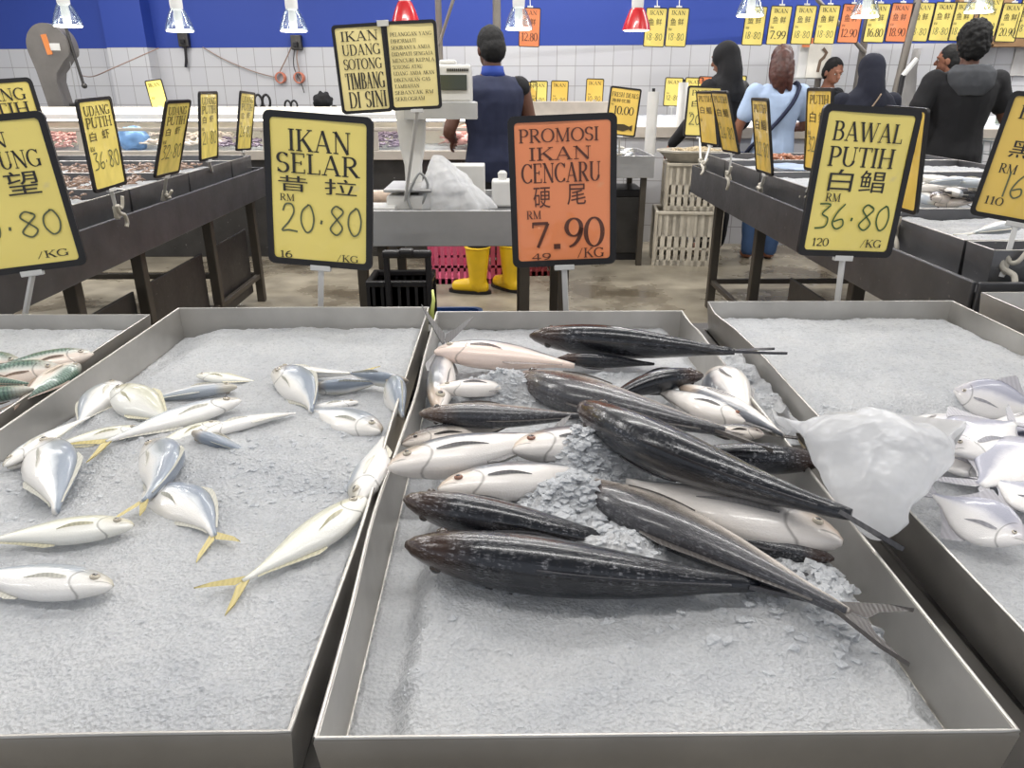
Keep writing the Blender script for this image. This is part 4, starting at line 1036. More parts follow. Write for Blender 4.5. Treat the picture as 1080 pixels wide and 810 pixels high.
# ------------------------------------------------------------------ clamp signs on the side tables
GL_ = 'clamped price signs along the left table'; GR_ = 'clamped price signs along the right table'
UD = dict(lines=[('UDANG', .08, .92, .84, .95), ('PUTIH', .08, .92, .70, .82), ('RM', .06, .2, .44, .49)], hz=[('白', .12, .32, .55, .66), ('虾', .52, .76, .56, .67)])
def clamp_sign(px, py, y, hpx, hz_, rz, roll, label, group, card='yellow', price=None, lean=-3, **kw):
    c = Py(px, py, y); f = Pz(*hpx, hz_)
    d = dict(UD); d.update(kw)
    return sign('price_sign', label, group, c, math.radians(rz), math.radians(lean), math.radians(roll), card, foot=f, style='hook', price=price, **d)
clamp_sign(108, 152, 2.93, (125, 231), .872, 88, -2, 'yellow shrimp price sign reading 36.80, nearest on the left table', GL_, lean=1, price=[('36.80', .08, .95, .22, .42, .07)])
clamp_sign(182, 146, 3.36, (173, 209), .872, 88, 0, 'yellow shrimp price sign leaning right on the left table', GL_, lean=19, price=[('32.80', .08, .95, .22, .42, .07)], )
clamp_sign(220, 133, 3.93, (225, 186), .872, 89, 0, 'upright yellow shrimp sign, third along the left table', GL_, lean=8, price=[('21.80', .08, .95, .22, .42, .07)])
clamp_sign(259, 128, 4.55, (259, 170), .872, 88, 3, 'farthest yellow shrimp sign on the left table', GL_, lean=11, price=[('26.80', .08, .95, .22, .42, .07)])
clamp_sign(8, 146, 2.35, (40, 262), .872, 55, -4, 'yellow sign mostly hidden behind the big sign at the left edge', GL_, price=None)
BW = dict(lines=[('PUTIH', .08, .92, .84, .95), ('RM', .06, .2, .44, .49)], hz=[('白', .12, .40, .60, .74), ('鲳', .52, .84, .60, .74)])
clamp_sign(741, 118, 5.35, (739, 174), .872, 2, 2, 'yellow price sign facing the camera at far end of right table', GR_, price=[('20.80', .08, .95, .22, .45, .08)], **BW)
clamp_sign(746, 125, 4.95, (741, 178), .872, -78, 0, 'edge-on sign in front of the frontal yellow one on right table', GR_, card='amber', lean=12, **BW)
clamp_sign(765, 129, 4.15, (768, 191), .872, -84, 0, 'narrow amber looking sign leaning left, middle of right table', GR_, lean=18, card='amber', price=[('26.80', .08, .95, .22, .42, .07)], **BW)
clamp_sign(804, 144, 3.45, (802, 199), .872, -91, 0, 'amber sign seen sideways before the woman in light blue', GR_, lean=11, card='amber', price=[('22.80', .08, .95, .22, .42, .07)], **BW)
clamp_sign(863, 138, 3.15, (846, 212), .872, -88, 0, 'amber sign just left of the white fish sign', GR_, lean=6, card='amber', price=[('32.80', .08, .95, .22, .42, .07)], **BW)
clamp_sign(950, 168, 2.52, (943, 254), .872, -84, 1, 'amber sign showing behind the right edge of the white fish sign', GR_, lean=6, card='amber', **BW)
clamp_sign(1097, 170, 2.02, (1056, 292), .872, -38, 6, 'yellow sign cut by the right edge, on a thick white clamp', GR_, card='amber', lines=[('BAWAL', .1, .9, .82, .93), ('RM', .10, .30, .36, .44), ('110', .06, .28, .08, .15), ('/KG', .66, .92, .08, .15)], hz=[('黑', .14, .42, .50, .64), ('鲳', .50, .80, .50, .64)], price=[('16.80', .2, .95, .16, .38, .06)])
# ------------------------------------------------------------------ smaller steel tables in the middle
def small_table(label, x0, x1, y0, y1, zt=.86, ap=.155, legx=None, up=.0):
    cx, cy = (x0 + x1) / 2, (y0 + y1) / 2; t = thing('steel_table', label, 'table', (cx, cy, 0)); o = Vector((cx, cy, 0))
    def p(n, lo, hi, m): mb = MB(); mb.b2(Vector(lo) - o, Vector(hi) - o, .003); return mb.build(n, M[m], t)
    p('top', (x0 + .01, y0 + .01, zt - .05), (x1 - .01, y1 - .01, zt - .03), 'table')
    for lo, hi in (((x0, y0, zt - ap), (x1, y0 + .012, zt)), ((x0, y1 - .012, zt - ap), (x1, y1, zt)), ((x0, y0 + .012, zt - ap), (x0 + .012, y1 - .012, zt)), ((x1 - .012, y0 + .012, zt - ap), (x1, y1 - .012, zt))): p('apron', lo, hi, 'mid_steel')
    for x in (legx or (x0 + .02, x1 - .065)):
        for y in (y0 + .03, y1 - .08): p('leg', (x, y, 0), (x + .045, y + .045, zt - .05), 'leg')
    return t, p
M['mid_steel'] = steel('brushed_steel', (188, 188, 188), .5, .15)
x0 = Py(366, 230, 3.25).x; x1 = Py(640, 230, 3.25).x
small_table('steel table in the middle carrying the scale and bags', x0, x1, 3.25, 3.95, legx=(x0 + .02, Py(400, 280, 3.3).x, Py(548, 280, 3.3).x, x1 - .2))
xa = Py(560, 165, 5.95).x; xb = Py(690, 165, 5.95).x
t2, p2 = small_table('steel table behind the orange sign with small silver fish', xa, xb, 5.92, 6.7, zt=.86, ap=.165, legx=(xa + .02, Py(677, 220, 5.95).x - .02))
# the steel bin under it
bx = Py(655, 230, 6.1).x
t = thing('waste_bin', 'grey steel bin under the far steel table', 'bin', (bx, 6.35, 0)); mb = MB(); mb.b2((-.17, -.2, .06), (.17, .2, .52), .01); mb.build('body', M['dark_steel'], t); mb = MB(); mb.b2((-.18, -.21, .52), (.18, .21, .58), .01); mb.build('lid', M['black'], t); mb = MB(); mb.b2((-.15, -.18, 0), (.15, .18, .06)); mb.build('base', M['black'], t)
# small silver fish heaped on it
sp = fish('small_silver_fish', 'small silver fish in the heap on the far steel table', 'small silver fish on the far steel table', 'selar', 'selar', (-.09, 0, 0), (.09, 0, 0), 10, .05, -1, 1.1, nr=10, ns=8, eyes=False, pect=0)
rnd = random.Random(5); fst = True
for lay, n in ((0, 26), (1, 14), (2, 6)):
    for _ in range(n):
        o = sp if fst else copy_tree(sp); fst = False
        o.location = (rnd.uniform(xa + .38 + .06 * lay, xb - .16 - .05 * lay), rnd.uniform(6.05 + .05 * lay, 6.5 - .04 * lay), .845 + .028 * lay + .01)
        o.rotation_euler = (rnd.uniform(-.5, .5), rnd.uniform(-.2, .2), rnd.uniform(0, 6.28))
# FRESH DEALS sign
c = Py(657, 118, 5.86)
fs_ = sign('price_sign', 'yellow sign reading FRESH DEALS 10.00 on the far steel table', 'price signs along the far tables', c, math.radians(4), math.radians(-3), math.radians(6), 'amber', lines=[('FRESH DEALS', .03, .97, .82, .92), ('10.00', .16, .88, .44, .62), ('RM', .04, .14, .635, .67)], hz=[('海', .05, .2, .70, .78), ('鲜', .22, .37, .70, .78), ('优', .39, .54, .70, .78), ('惠', .56, .71, .70, .78)], foot=(c.x, 5.93, .865), w=.236, h=.34)
mb = MB(); 
fo = [(-.085, -.115), (-.06, -.10), (-.03, -.088), (.02, -.085), (.06, -.098), (.085, -.085), (.085, -.13), (.06, -.118), (.02, -.135), (-.04, -.13)]
mb.prism(fo, -.0048, -.0036); mb.build('printed_fish_picture', mat('printed_brown', (70, 58, 36), .5), fs_)
# ------------------------------------------------------------------ crates
def crate(name, label, c, w, d, h, m, rz=0, group=None, ribs=9, solid=.45, mdark=None):
    t = thing(name, label, 'crate', c, rz, group)
    mb = MB(); th = .008
    mb.box((0, 0, .006), (w - .04, d - .04, .012))
    for ax, L, off in (('x', w, d / 2), ('x', w, -d / 2), ('y', d, w / 2), ('y', d, -w / 2)):
        def bx_(a0, a1, z0, z1):
            if ax == 'x': mb.box(((a0 + a1) / 2, off, (z0 + z1) / 2), (a1 - a0, th, z1 - z0))
            else: mb.box((off, (a0 + a1) / 2, (z0 + z1) / 2), (th, a1 - a0, z1 - z0))
        bx_(-L / 2, L / 2, h * (1 - solid), h)           # plain upper band
        bx_(-L / 2, L / 2, 0, h * .10); bx_(-L / 2, L / 2, h * .30, h * .345)
        n = max(4, int(ribs * L / w))
        for i in range(n + 1):
            x = -L / 2 + L * i / n; bx_(x - L * .16 / n * 2, x + L * .16 / n * 2, 0, h)
    mb.build('body', m, t)
    rm = MB()
    for x0_, x1_, y0_, y1_ in ((-w/2-.012, w/2+.012, -d/2-.012, -d/2+.012), (-w/2-.012, w/2+.012, d/2-.012, d/2+.012), (-w/2-.012, -w/2+.012, -d/2, d/2), (w/2-.012, w/2+.012, -d/2, d/2)):
        rm.b2((x0_, y0_, h - .02), (x1_, y1_, h + .004), .004)
    rm.build('rim', m, t)
    return t
M['cratew'] = mat('dirty_white_crate', (196, 188, 172), .5, var=.22, scale=9)
M['pinkc'] = mat('pink_crate', (206, 96, 128), .5); M['redc'] = mat('dark_red_crate', (112, 34, 38), .5); M['green'] = mat('green_crate', (52, 104, 66), .5)
cc = Pz(722, 281, 0); cy_ = cc.y + .2
ca = Py(722, 250, cy_).x
crate('fish_crate', 'dirty white slotted crate standing on the floor under another', (ca, cy_, 0), .50, .36, .43, M['cratew'], math.radians(-7), 'white crates stacked by the right table')
crate('fish_crate', 'dirty white slotted crate on top of the stack by the right table', (ca + .045, cy_ + .02, .435), .46, .34, .36, M['cratew'], math.radians(-7), 'white crates stacked by the right table')
bo = Py(732, 158, cy_)
t = thing('basket', 'shallow beige basket on top of the stacked white crates', 'basket', (ca + .05, cy_ + .02, .80)); mb = MB(); mb.lathe([(.22, 0), (.31, .075), (.325, .075), (.325, .085), (.30, .085), (.215, .01)], n=28, sy=.65); mb.build('bowl', M['offwhite'], t, smooth='auto'); mb = MB(); mb.tube([(.318 * math.cos(a * PI / 14), .65 * .318 * math.sin(a * PI / 14), .085) for a in range(29)], .008, 6, False); mb.build('rim', M['offwhite'], t, smooth=True)
shrimp_stuff('dried_fish_heap', 'beige small fish heaped in the basket on the crates', [(ca + .05, cy_ + .02, .2, .12)], 140, .07, mat('beige_fish', (190, 172, 140), .45, var=.35, scale=20), lambda x, y: .845 + .03 * (1 - ((x - ca - .05) / .25) ** 2), 'fish')
pk = Py(494, 268, 5.5)
crate('plastic_crate', 'pink perforated crate behind the yellow boots', (pk.x, 5.55, 0), .55, .36, .40, M['pinkc'], 0, None, 12, .3)
crate('plastic_crate', 'dark red crate beside the pink one under the far tables', (Py(550, 280, 5.75).x, 5.78, 0), .45, .34, .36, M['redc'], 0, None, 10, .3)
# black folding trolley with a crate on it, blue tub beside
tx = Py(432, 290, 3.05).x
t = thing('folding_trolley', 'black folding trolley with a raised handle under the middle table', 'trolley', (tx, 3.0, 0))
for s in (-1, 1):
    mb = MB(); mb.tube([(s * .085, 0, .05), (s * .085, 0, .72)], .013, 8); mb.build('post', M['black'], t)
mb = MB(); mb.box((0, 0, .725), (.20, .035, .032), None, .01); mb.box((0, -.01, .735), (.06, .045, .03), None, .01); mb.build('handle', M['black'], t)
mb = MB(); mb.b2((-.15, -.04, .04), (.15, .24, .06), .004); mb.build('deck', M['black'], t)
for s in (-1, 1):
    mb = MB(); wheel = [(.05 * math.cos(a * PI / 10), .05 * math.sin(a * PI / 10) + .05) for a in range(20)]; mb.prism(wheel, s * .10, s * .10 + s * .025, 'x'); mb.build('wheel', M['black'], t)
crate('storage_crate', 'black crate loaded on the folding trolley', (Py(426, 290, 3.2).x, 3.13, .062), .25, .20, .54, M['black'], 0, None, 7, .75)
t = thing('plastic_tub', 'low blue tub on the floor beside the black trolley', 'tub', (Py(470, 318, 3.6).x, 3.62, 0)); mb = MB(); mb.loft([[Vector((a * w, b * d, z)) for a, b in rrect(1, 1, .15)] for w, d, z in ((.30, .26, 0), (.34, .30, .26), (.36, .32, .26), (.36, .32, .28), (.32, .28, .28), (.28, .24, .02))]); mb.build('body', M['blue'], t)
# greenish strip tied between two front trays
a = Pz(456, 324, .866); mb = MB(); mb.tube([a + Vector((0, .02, -.075)), a + Vector((-.004, .022, -.02)), a + Vector((.002, .02, .012)), a + Vector((-.002, .045, .03))], [.005, .006, .0045, .003], 6)
o = mb.build('cable_tie', mat('lime_strip', (206, 214, 120), .5), None, smooth=True); tag(o, 'lime yellow strip standing between the back corners of two trays', 'strap')
# ------------------------------------------------------------------ the scale, signs and bags on the middle table
sc_ = Py(432, 180, 3.52)
t = thing('weighing_scale', 'white counter scale with raised display on the middle table', 'scale', (sc_.x, 3.55, .83)); zc = .83
mb = MB(); mb.b2((-.10, -.13, 0), (.26, .17, .07), .012); mb.build('base', M['white'], t)
mb = MB(); mb.b2((-.11, -.14, .085), (.27, .18, .10), .006); mb.b2((.04, -.02, .07), (.12, .06, .086)); mb.build('weighing_plate', M['mid_steel'], t)
mb = MB(); mb.loft([[Vector((a * w + dx, b * d + .13, z)) for a, b in rrect(1, 1, .2)] for w, d, z, dx in ((.075, .06, .05, 0), (.08, .06, .18, 0), (.115, .07, .26, 0), (.14, .075, .42, 0), (.14, .075, .47, 0))]); mb.build('column', M['white'], t, smooth='auto')
hc = Py(478, 97, 3.66); hl = hc - Vector((sc_.x, 3.55, .83))
mb = MB(); mb.b2((hl.x - .20, .06, hl.z - .045), (hl.x + .088, .16, hl.z + .115), .012); mb.b2((hl.x - .06, .08, hl.z + .11), (hl.x + .02, .14, hl.z + .135), .012); mb.build('display_head', M['white'], t)
hm = MB(); hm.b2((hl.x - .16, .052, hl.z + .008), (hl.x + .066, .060, hl.z + .072), .002); lc = hm.build('screen', mat('lcd_dark', (66, 72, 64), .2), t)
mb = MB(); mb.loft([[Vector((p + hl.x - .056, q, z + hl.z)) for p, q in ((-w, -.0 + dy), (w, 0 + dy), (w, .17), (-w, .17))] for w, z, dy in ((.165, -.115, .03), (.165, -.045, .035), (.15, -.04, .055))]); mb.build('printer_housing', mat('grey_plastic', (172, 172, 172), .4), t)
mb = MB()
for i in range(12): mb.box((hl.x - .02 + i * .0082, .0585, hl.z + .092), (.0062, .004, .011))
mb.build('maker_lettering', M['ink'], t)
# double sign
c = Py(382.5, 73, 3.2); GD = 'pair of yellow notices taped together on the scale'
foot = Pz(426, 222, .83)
sA = sign('notice_sign', 'yellow sign reading IKAN UDANG SOTONG TIMBANG DI SINI', GD, c, 0, math.radians(-2), math.radians(-3.5), 'cream', w=.205, lines=[('IKAN', .1, .92, .84, .955), ('UDANG', .1, .94, .67, .80), ('SOTONG', .1, .94, .50, .63), ('TIMBANG', .1, .96, .26, .46), ('DI SINI', .12, .96, .03, .23)])
c2 = Py(436, 69.5, 3.205)
sB = sign('notice_sign', 'yellow notice with small print beside the TIMBANG sign', GD, c2, 0, math.radians(-2), math.radians(-2.5), 'cream', w=.205, ink='small_ink' if 'small_ink' in M else 'ink', lines=[(s, .05, x, .86 - i * .078, .86 - i * .078 + .045) for i, (s, x) in enumerate([('PELANGGAN YANG', .95), ('DIHORMATI', .6), ('SEKIRANYA ANDA', .9), ('DIDAPATI SENGAJA', .95), ('MENCURI KEPALA', .97), ('SOTONG ATAU', .7), ('UDANG ANDA AKAN', .95), ('DIKENAKAN CAS', .85), ('TAMBAHAN', .6), ('SEBANYAK RM', .9), ('SEKILOGRAM', .7)])], foot=foot, style='post')
mb = MB(); mb.box((0, -.007, 0), (.045, .004, .022), None, .001); o = mb.build('adhesive_tape', mat('clear_tape', (206, 204, 196), .3), sA, loc=(.10, 0, .158))
for nm, lab, px, py, y, dims, m in (('white_carton', 'white carton behind the bag on the middle table', 484, 200, 3.80, (.26, .16, .17), 'white'), ('paper_packet', 'white paper packet lying at left on the middle table', 401, 213, 3.42, (.15, .16, .03), 'white')):
    c = Py(px, py, y); mb = MB(); mb.box((0, 0, dims[2] / 2), dims, None, .006); o = mb.build(nm, M[m], None, loc=(c.x, y, .83)); tag(o, lab, 'box')
c = Py(402, 204, 3.62); mb = MB(); mb.tube([(-.09, 0, .036), (-.08, 0, .036), (.06, 0, .036), (.07, 0, .036)], [.02, .033, .033, .012], 14); o = mb.build('plastic_roll', mat('peach_film', (214, 190, 170), .35, var=.3, scale=20), None, smooth='auto', loc=(c.x, 3.62, .83)); tag(o, 'peach coloured roll lying behind the paper packet', 'roll')
c = Py(478, 215, 3.42)
def tent(q, a):
    # peak pulled to the upper left, skirts spread on the table
    r = .15 * (1 - q) ** .75 + .018
    fold = 1 + .10 * math.sin(a * 6 + 1) * (1 - q) + .06 * math.sin(a * 11) * (1 - q)
    return Vector((r * fold * math.cos(a) - .075 * q ** 1.2 + .0, r * .6 * fold * math.sin(a), .004 + .235 * q ** .8 - (.05 if math.cos(a) > .5 else 0) * q * (1 - q)))
bag('plastic_bag', 'white plastic bag standing peaked on the middle table', (c.x + .01, 3.46, .832), tent, seed=8, amp=.008)
mb = MB(); mb.b2((-.05, -.08, 0), (.08, .08, .08), .008); c = Py(452, 215, 3.42); o = mb.build('black_tray', M['black'], None, loc=(c.x - .03, 3.66, .832)); tag(o, 'black block shaped holder beside the scale column', 'holder')
for i in range(3):
    pass
mb = MB(); c = Py(440, 195, 3.45); mb.tube(cr([(0, 0, .002), (-.02, .01, .06), (.01, 0, .13), (.04, .01, .17), (.07, .02, .12), (.05, .02, .05), (.03, .04, .004)], 5), .006, 6); o = mb.build('cable', mat('grey_cable', (150, 152, 152), .4), None, smooth=True, loc=(c.x - .02, 3.40, .83)); tag(o, 'looped grey cable hanging beside the scale column', 'cable')
c = Py(530, 205, 3.6); mb = MB(); mb.box((0, 0, .06), (.10, .12, .12), None, .01); mb.lathe([(.02, .12), (.022, .15), (.012, .16)], n=12); o = mb.build('white_canister', M['white'], None, loc=(c.x, 3.6, .83)); tag(o, 'white canister at right on the middle table', 'canister')
# ------------------------------------------------------------------ left glass counter
def gp(t, o, name, lo, hi, m, bev=.004):
    mb = MB(); mb.b2(Vector(lo) - Vector(o), Vector(hi) - Vector(o), bev); return mb.build(name, M[m] if isinstance(m, str) else m, t)
M['lightbox'] = emit('counter_light_tube', (255, 244, 226), 5.0)
M['panel'] = mat('cream_panel', (226, 220, 206), .4, var=.05); M['lip'] = mat('beige_lip', (178, 170, 160), .4)
LO = (-2.7, 6.6, 0); t = thing('seafood_counter', 'long lit glass fronted seafood counter along the back left', 'counter', LO)
LX0, LX1 = -5.6, .02
gp(t, LO, 'base', (LX0, 6.34, 0), (LX1, 7.0, .80), 'dark_steel'); gp(t, LO, 'front_lip', (LX0, 6.28, .80), (LX1, 6.36, .87), 'lip')
gp(t, LO, 'bed', (LX0, 6.36, .80), (LX1, 6.98, .83), 'mid_steel'); gp(t, LO, 'back_panel', (LX0, 6.96, .83), (LX1, 7.0, 1.06), 'panel')
gp(t, LO, 'top_shelf', (LX0, 6.60, 1.10), (LX1, 7.05, 1.14), 'white'); gp(t, LO, 'back_ledge', (LX0, 6.80, 1.14), (LX1, 7.05, 1.185), 'panel')
gp(t, LO, 'light_tube', (LX0 + .05, 6.66, 1.083), (LX1 - .05, 6.70, 1.10), 'lightbox', .0)
for x in (-5.3, -4.1, -2.9, -1.7, -.5): gp(t, LO, 'upright', (x - .02, 6.92, .83), (x + .02, 6.96, 1.10), 'white')
gp(t, LO, 'glass_front', (LX0, 6.33, .87), (LX1, 6.336, 1.02), 'glass', 0)
for x in (Py(85, 145, 6.33).x, Py(280, 145, 6.33).x, Py(395, 145, 6.33).x): gp(t, LO, 'glass_post', (x - .03, 6.325, .87), (x + .03, 6.345, 1.03), 'lip')
gp(t, LO, 'top_rail', (LX0, 6.32, 1.02), (LX1, 6.346, 1.045), 'lip')
ice_bed('lc', 'ice in the lit seafood counter at the back left', LX0 + .05, LX1 - .05, 6.38, 6.9, lambda x, y: .85 + .03 * sst(6.4, 6.85, y) + .01 * fb(x * 3, y * 3), .831, 300, res=.04, seed=60, size=(.006, .015), rough=2)
xs_ = lambda px: Py(px, 150, 6.6).x
shrimp_stuff('seafood_heap', 'pink and white seafood heaped in the lit counter at left', [(xs_(52), 6.6, .25, .16), (xs_(20), 6.62, .2, .16)], 260, .11, M['pink'], lambda x, y: .875 + .09 * math.exp(-((y - 6.68) / .16) ** 2), 'seafood', 4)
shrimp_stuff('seafood_heap', 'pale seafood heaped near the blue bag in the lit counter', [(xs_(180), 6.62, .2, .15), (xs_(215), 6.62, .2, .15), (xs_(110), 6.62, .1, .12)], 220, .10, mat('pale_seafood', (222, 206, 190), .4, var=.25, scale=10), lambda x, y: .875 + .09 * math.exp(-((y - 6.68) / .16) ** 2), 'seafood', 6)
shrimp_stuff('seafood_heap', 'purple grey seafood heaped beside the scale', [(xs_(408), 6.58, .14, .15), (xs_(262), 6.5, .2, .08)], 150, .09, mat('purple_seafood', (138, 120, 136), .4, var=.4, scale=10), lambda x, y: .875 + .09 * math.exp(-((y - 6.68) / .16) ** 2), 'seafood', 7)
def blob(name, label, cat, c, r, m, seed=0, amp=.25):
    mb = MB(); mb.ell((0, 0, 0), r, 28, 18)
    mb.v = [tuple(Vector(v) * (1 + amp * noise.fractal(Vector(v) * (2.2 / max(r)) + Vector((seed, 0, 0)), 1, 2, 3))) for v in mb.v]
    o = mb.build(name, m, None, smooth=True, loc=c); tag(o, label, cat); return o
blob('plastic_bag', 'light blue plastic bag lying in the lit counter', 'bag', (xs_(141), 6.58, .945), (.13, .12, .095), M['paleblue'] if False else mat('sky_blue_film', (120, 164, 216), .3), 3)
# squid heaped by the scale
pr = thing('squid', 'pale pink squid heaped in the counter behind the scale', 'squid', group='squid behind the scale')
mb = MB(); mb.tube([(0, 0, 0), (.02, 0, .002), (.07, 0, .006), (.11, 0, .006), (.13, 0, .004)], [.004, .016, .03, .028, .02], 10); mb.build('mantle', M['pink'], pr, smooth=True)
mb = MB()
for k in range(6): a = (k - 2.5) * .22; mb.tube([(.125, (k - 2.5) * .006, .004), (.16, math.sin(a) * .04, .0), (.20, math.sin(a) * .09, -.006)], [.006, .005, .002], 6)
mb.build('tentacles', M['pink'], pr, smooth=True)
rnd = random.Random(9); fst = True
for k in range(22):
    o = pr if fst else copy_tree(pr); fst = False
    o.location = (xs_(490) + rnd.uniform(-.14, .14), 6.56 + rnd.uniform(-.1, .1), .90 + .05 * rnd.random() + .02 * (k // 10)); o.rotation_euler = (rnd.uniform(-.3, .3), rnd.uniform(-.3, .3), rnd.uniform(0, 6.28))
c = Py(166, 101, 6.95)
sign('price_sign', 'small yellow sign on the lit counter, left of centre', 'price signs along the far tables', c, 0, 0, math.radians(-7), 'yellow', w=.15, h=.26, fr=.008, lines=[('IKAN', .12, .88, .8, .92), ('RM', .1, .3, .4, .48)], foot=(c.x + .01, 6.95, 1.187))
# worktop behind the left counter with the saw, knives and baskets
WO = (-2.4, 7.7, 0); t = thing('worktop', 'steel worktop behind the lit counter against the tiled wall', 'worktop', WO)
gp(t, WO, 'top', (-5.6, 7.35, .98), (.0, 8.0, 1.02), 'mid_steel')
for x in (-5.5, -3.7, -1.9, -.15):
    for y in (7.4, 7.92): gp(t, WO, 'leg', (x, y, 0), (x + .05, y + .05, .98), 'leg')
bs = Py(62, 90, 7.6)
M['saw'] = mat('saw_grey', (120, 116, 112), .4, .3, var=.15)
t = thing('bone_saw', 'grey bone saw with a round wheel housing on the back worktop', 'saw', (bs.x, 7.6, 1.02))
hz0 = Py(62, 50, 7.6).z - 1.02
ppm = 783 / 7.05
out = []
for k in range(25):
    a = math.radians(-60 + 300 * k / 24); out.append((.015 + .185 * math.cos(a), hz0 + .20 * math.sin(a)))
out = [(.08, hz0 - .19), (.14, hz0 - .12)] + [(.02 + .19 * math.cos(math.radians(d)), hz0 + .2 * math.sin(math.radians(d))) for d in range(-20, 200, 10)] + [(-.13, hz0 - .2), (-.09, .16), (-.09, .02), (.06, .02), (.05, .2), (.03, hz0 - .3), (.05, hz0 - .22)]
mb = MB(); mb.prism(out, -.09, .09); mb.build('frame', M['saw'], t, smooth='auto')
mb = MB(); mb.b2((-.24, -.2, .045), (.26, .2, .075), .006); mb.build('table', M['mid_steel'], t)
mb = MB(); mb.b2((-.10, -.16, 0), (.24, .16, .046), .006); mb.build('base', M['saw'], t)
mb = MB(); mb.tube([(.20, -.05, hz0 + .18), (.235, -.05, hz0 - .12), (.26, -.05, hz0 - .32)], .014, 8); mb.ell((.265, -.05, hz0 - .33), (.025, .025, .025)); mb.build('blade_guard', M['dark_steel'], t, smooth='auto')
mb = MB(); mb.tube([(.16, -.02, hz0 - .12), (.15, -.02, .076)], .004, 6); mb.build('blade', M['mid_steel'], t)
mb = MB(); mb.b2((.12, -.12, .076), (.25, .0, .19), .008); mb.build('meat_pusher', M['dark_steel'], t)
mb = MB(); mb.box((.02, -.094, hz0 + .02), (.05, .006, .17), Matrix.Rotation(-.15, 3, 'Y'), .001); mb.build('orange_sticker', mat('orange_sticker', (214, 130, 70), .5), t)
mb = MB(); mb.box((.09, -.094, hz0 + .0), (.09, .006, .06), None, .001); mb.build('white_sticker', M['white'], t)
c = Py(120, 108, 7.5); mb = MB(); mb.tube([(-.16, 0, .06), (-.14, 0, .06), (.14, 0, .06), (.16, 0, .06)], [.03, .055, .055, .03], 14); o = mb.build('film_roll', M['dark_steel'], None, smooth='auto', loc=(c.x, 7.5, 1.02)); tag(o, 'dark roll lying on the back worktop beside the saw', 'roll')
def ringpts(c, r, n=20, ax='xz', sx=1.0): return [Vector(c) + (Vector((sx * r * math.cos(2 * PI * k / n), 0, r * math.sin(2 * PI * k / n)))) for k in range(n + 1)]
for i, (px, s) in enumerate(((276, 1), (306, .8))):
    c = Py(px, 108, 7.55); t = thing('scissors', ('large' if i == 0 else 'smaller') + ' black handled scissors standing on the back worktop', 'scissors', (c.x, 7.55, 1.02))
    mb = MB(); mb.tube(ringpts((-.03 * s, 0, .20 * s), .06 * s, sx=.6), .012 * s, 8, False); mb.tube(ringpts((.045 * s, 0, .20 * s), .06 * s, sx=.6), .012 * s, 8, False); mb.build('handles', M['black'], t, smooth=True)
    mb = MB(); mb.box((0, 0, .075 * s), (.02, .006, .15 * s)); mb.box((.012, .006, .075 * s), (.02, .006, .15 * s)); mb.build('blades', M['mid_steel'], t)
c = Py(332, 108, 7.6); crate('plastic_crate', 'green crate of tools on the back worktop near the hanging cables', (c.x, 7.62, 1.02), .30, .22, .13, M['green'], 0, None, 8, .5)
for k, (px, r) in enumerate(((338, .07), (352, .06), (292, .05))):
    c = Py(px, 100, 7.55); blob('black_pouch', ['black pouch lying on the green tool crate', 'black pouch leaning beside the green tool crate', 'black pouch between the two scissors'][k], 'pouch', (c.x, 7.62 if k == 0 else 7.5, 1.02 + (.20 if k == 0 else .09)), (r * 1.3, r, r * 1.2), M['blackcloth'], k)
# ------------------------------------------------------------------ tiled counter on the right
RO = (.12, 7.12, 0); t = thing('ice_counter', 'white tiled ice counter along the back right', 'counter', RO, WR)
def rp(name, lo, hi, m, bev=.003): mb = MB(); mb.b2(lo, hi, bev); return mb.build(name, M[m] if isinstance(m, str) else m, t)
rp('tiled_front', (0, 0, 0), (6.6, .66, .93), 'tiles', 0); rp('steel_lip', (0, -.03, .93), (6.6, .06, 1.02), 'lip'); rp('back_wall', (0, .66, 0), (6.6, .72, 1.10), 'tiles', 0)
rp('end_cabinet', (.1, .30, .93), (.95, .64, 1.22), 'lip')
mw = Matrix.Translation(Vector(RO)) @ Matrix.Rotation(WR, 4, 'Z')
ib = ice_bed('rc', 'bright ice bed on the white tiled counter', .96, 6.55, .07, .65, lambda x, y: .985 + .11 * sst(.05, .6, y) + .015 * fb(x * 3, y * 3), .931, 700, res=.04, seed=70, size=(.008, .02), rough=2.5)
ib.location = RO; ib.rotation_euler.z = WR
def rc(px, py, ly):
    """world point on pixel px,py lying in the counter's own row ly"""
    d = Vector(ray(px, py)); n = Vector((math.sin(-WR), math.cos(WR), 0)); p0 = mw @ Vector((0, ly, 0))
    tt = (p0 - Vector((0, 0, H))).dot(n) / d.dot(n); return Vector((0, 0, H)) + d * tt
GF = 'price signs along the far tables'
for k, (px, py, lab, card) in enumerate([(557, 101, 'first yellow sign, half behind the man in navy', 'amber'), (568, 100, 'bright yellow sign next to the man in navy', 'yellow'), (590, 100, 'yellow sign at the middle of the grey cabinet', 'amber'), (627, 98, 'yellow sign at the right end of the grey cabinet', 'amber'), (710, 97, 'yellow sign behind the white film roll', 'yellow'), (731, 97, 'yellow sign beside the woman in black headscarf', 'yellow'), (745, 96, 'orange sign behind the woman in black headscarf', 'orange'), (776, 95, 'pale yellow sign showing right of the black headscarf', 'yellow')]):
    c = rc(px, py, .60); base = 1.222 if px < 640 else 1.06
    sign('price_sign', lab, GF, c, WR, 0, math.radians(1.5), card, w=.17, h=.255, fr=.008, lines=[('IKAN', .12, .88, .80, .92), ('RM', .1, .28, .42, .48)], price=[('10.80', .1, .9, .2, .38, .1)] if k % 2 else [('12.80', .1, .9, .2, .38, .1)], foot=(c.x, c.y + .002, base), ink='ink' if card != 'orange' else 'ink_o')
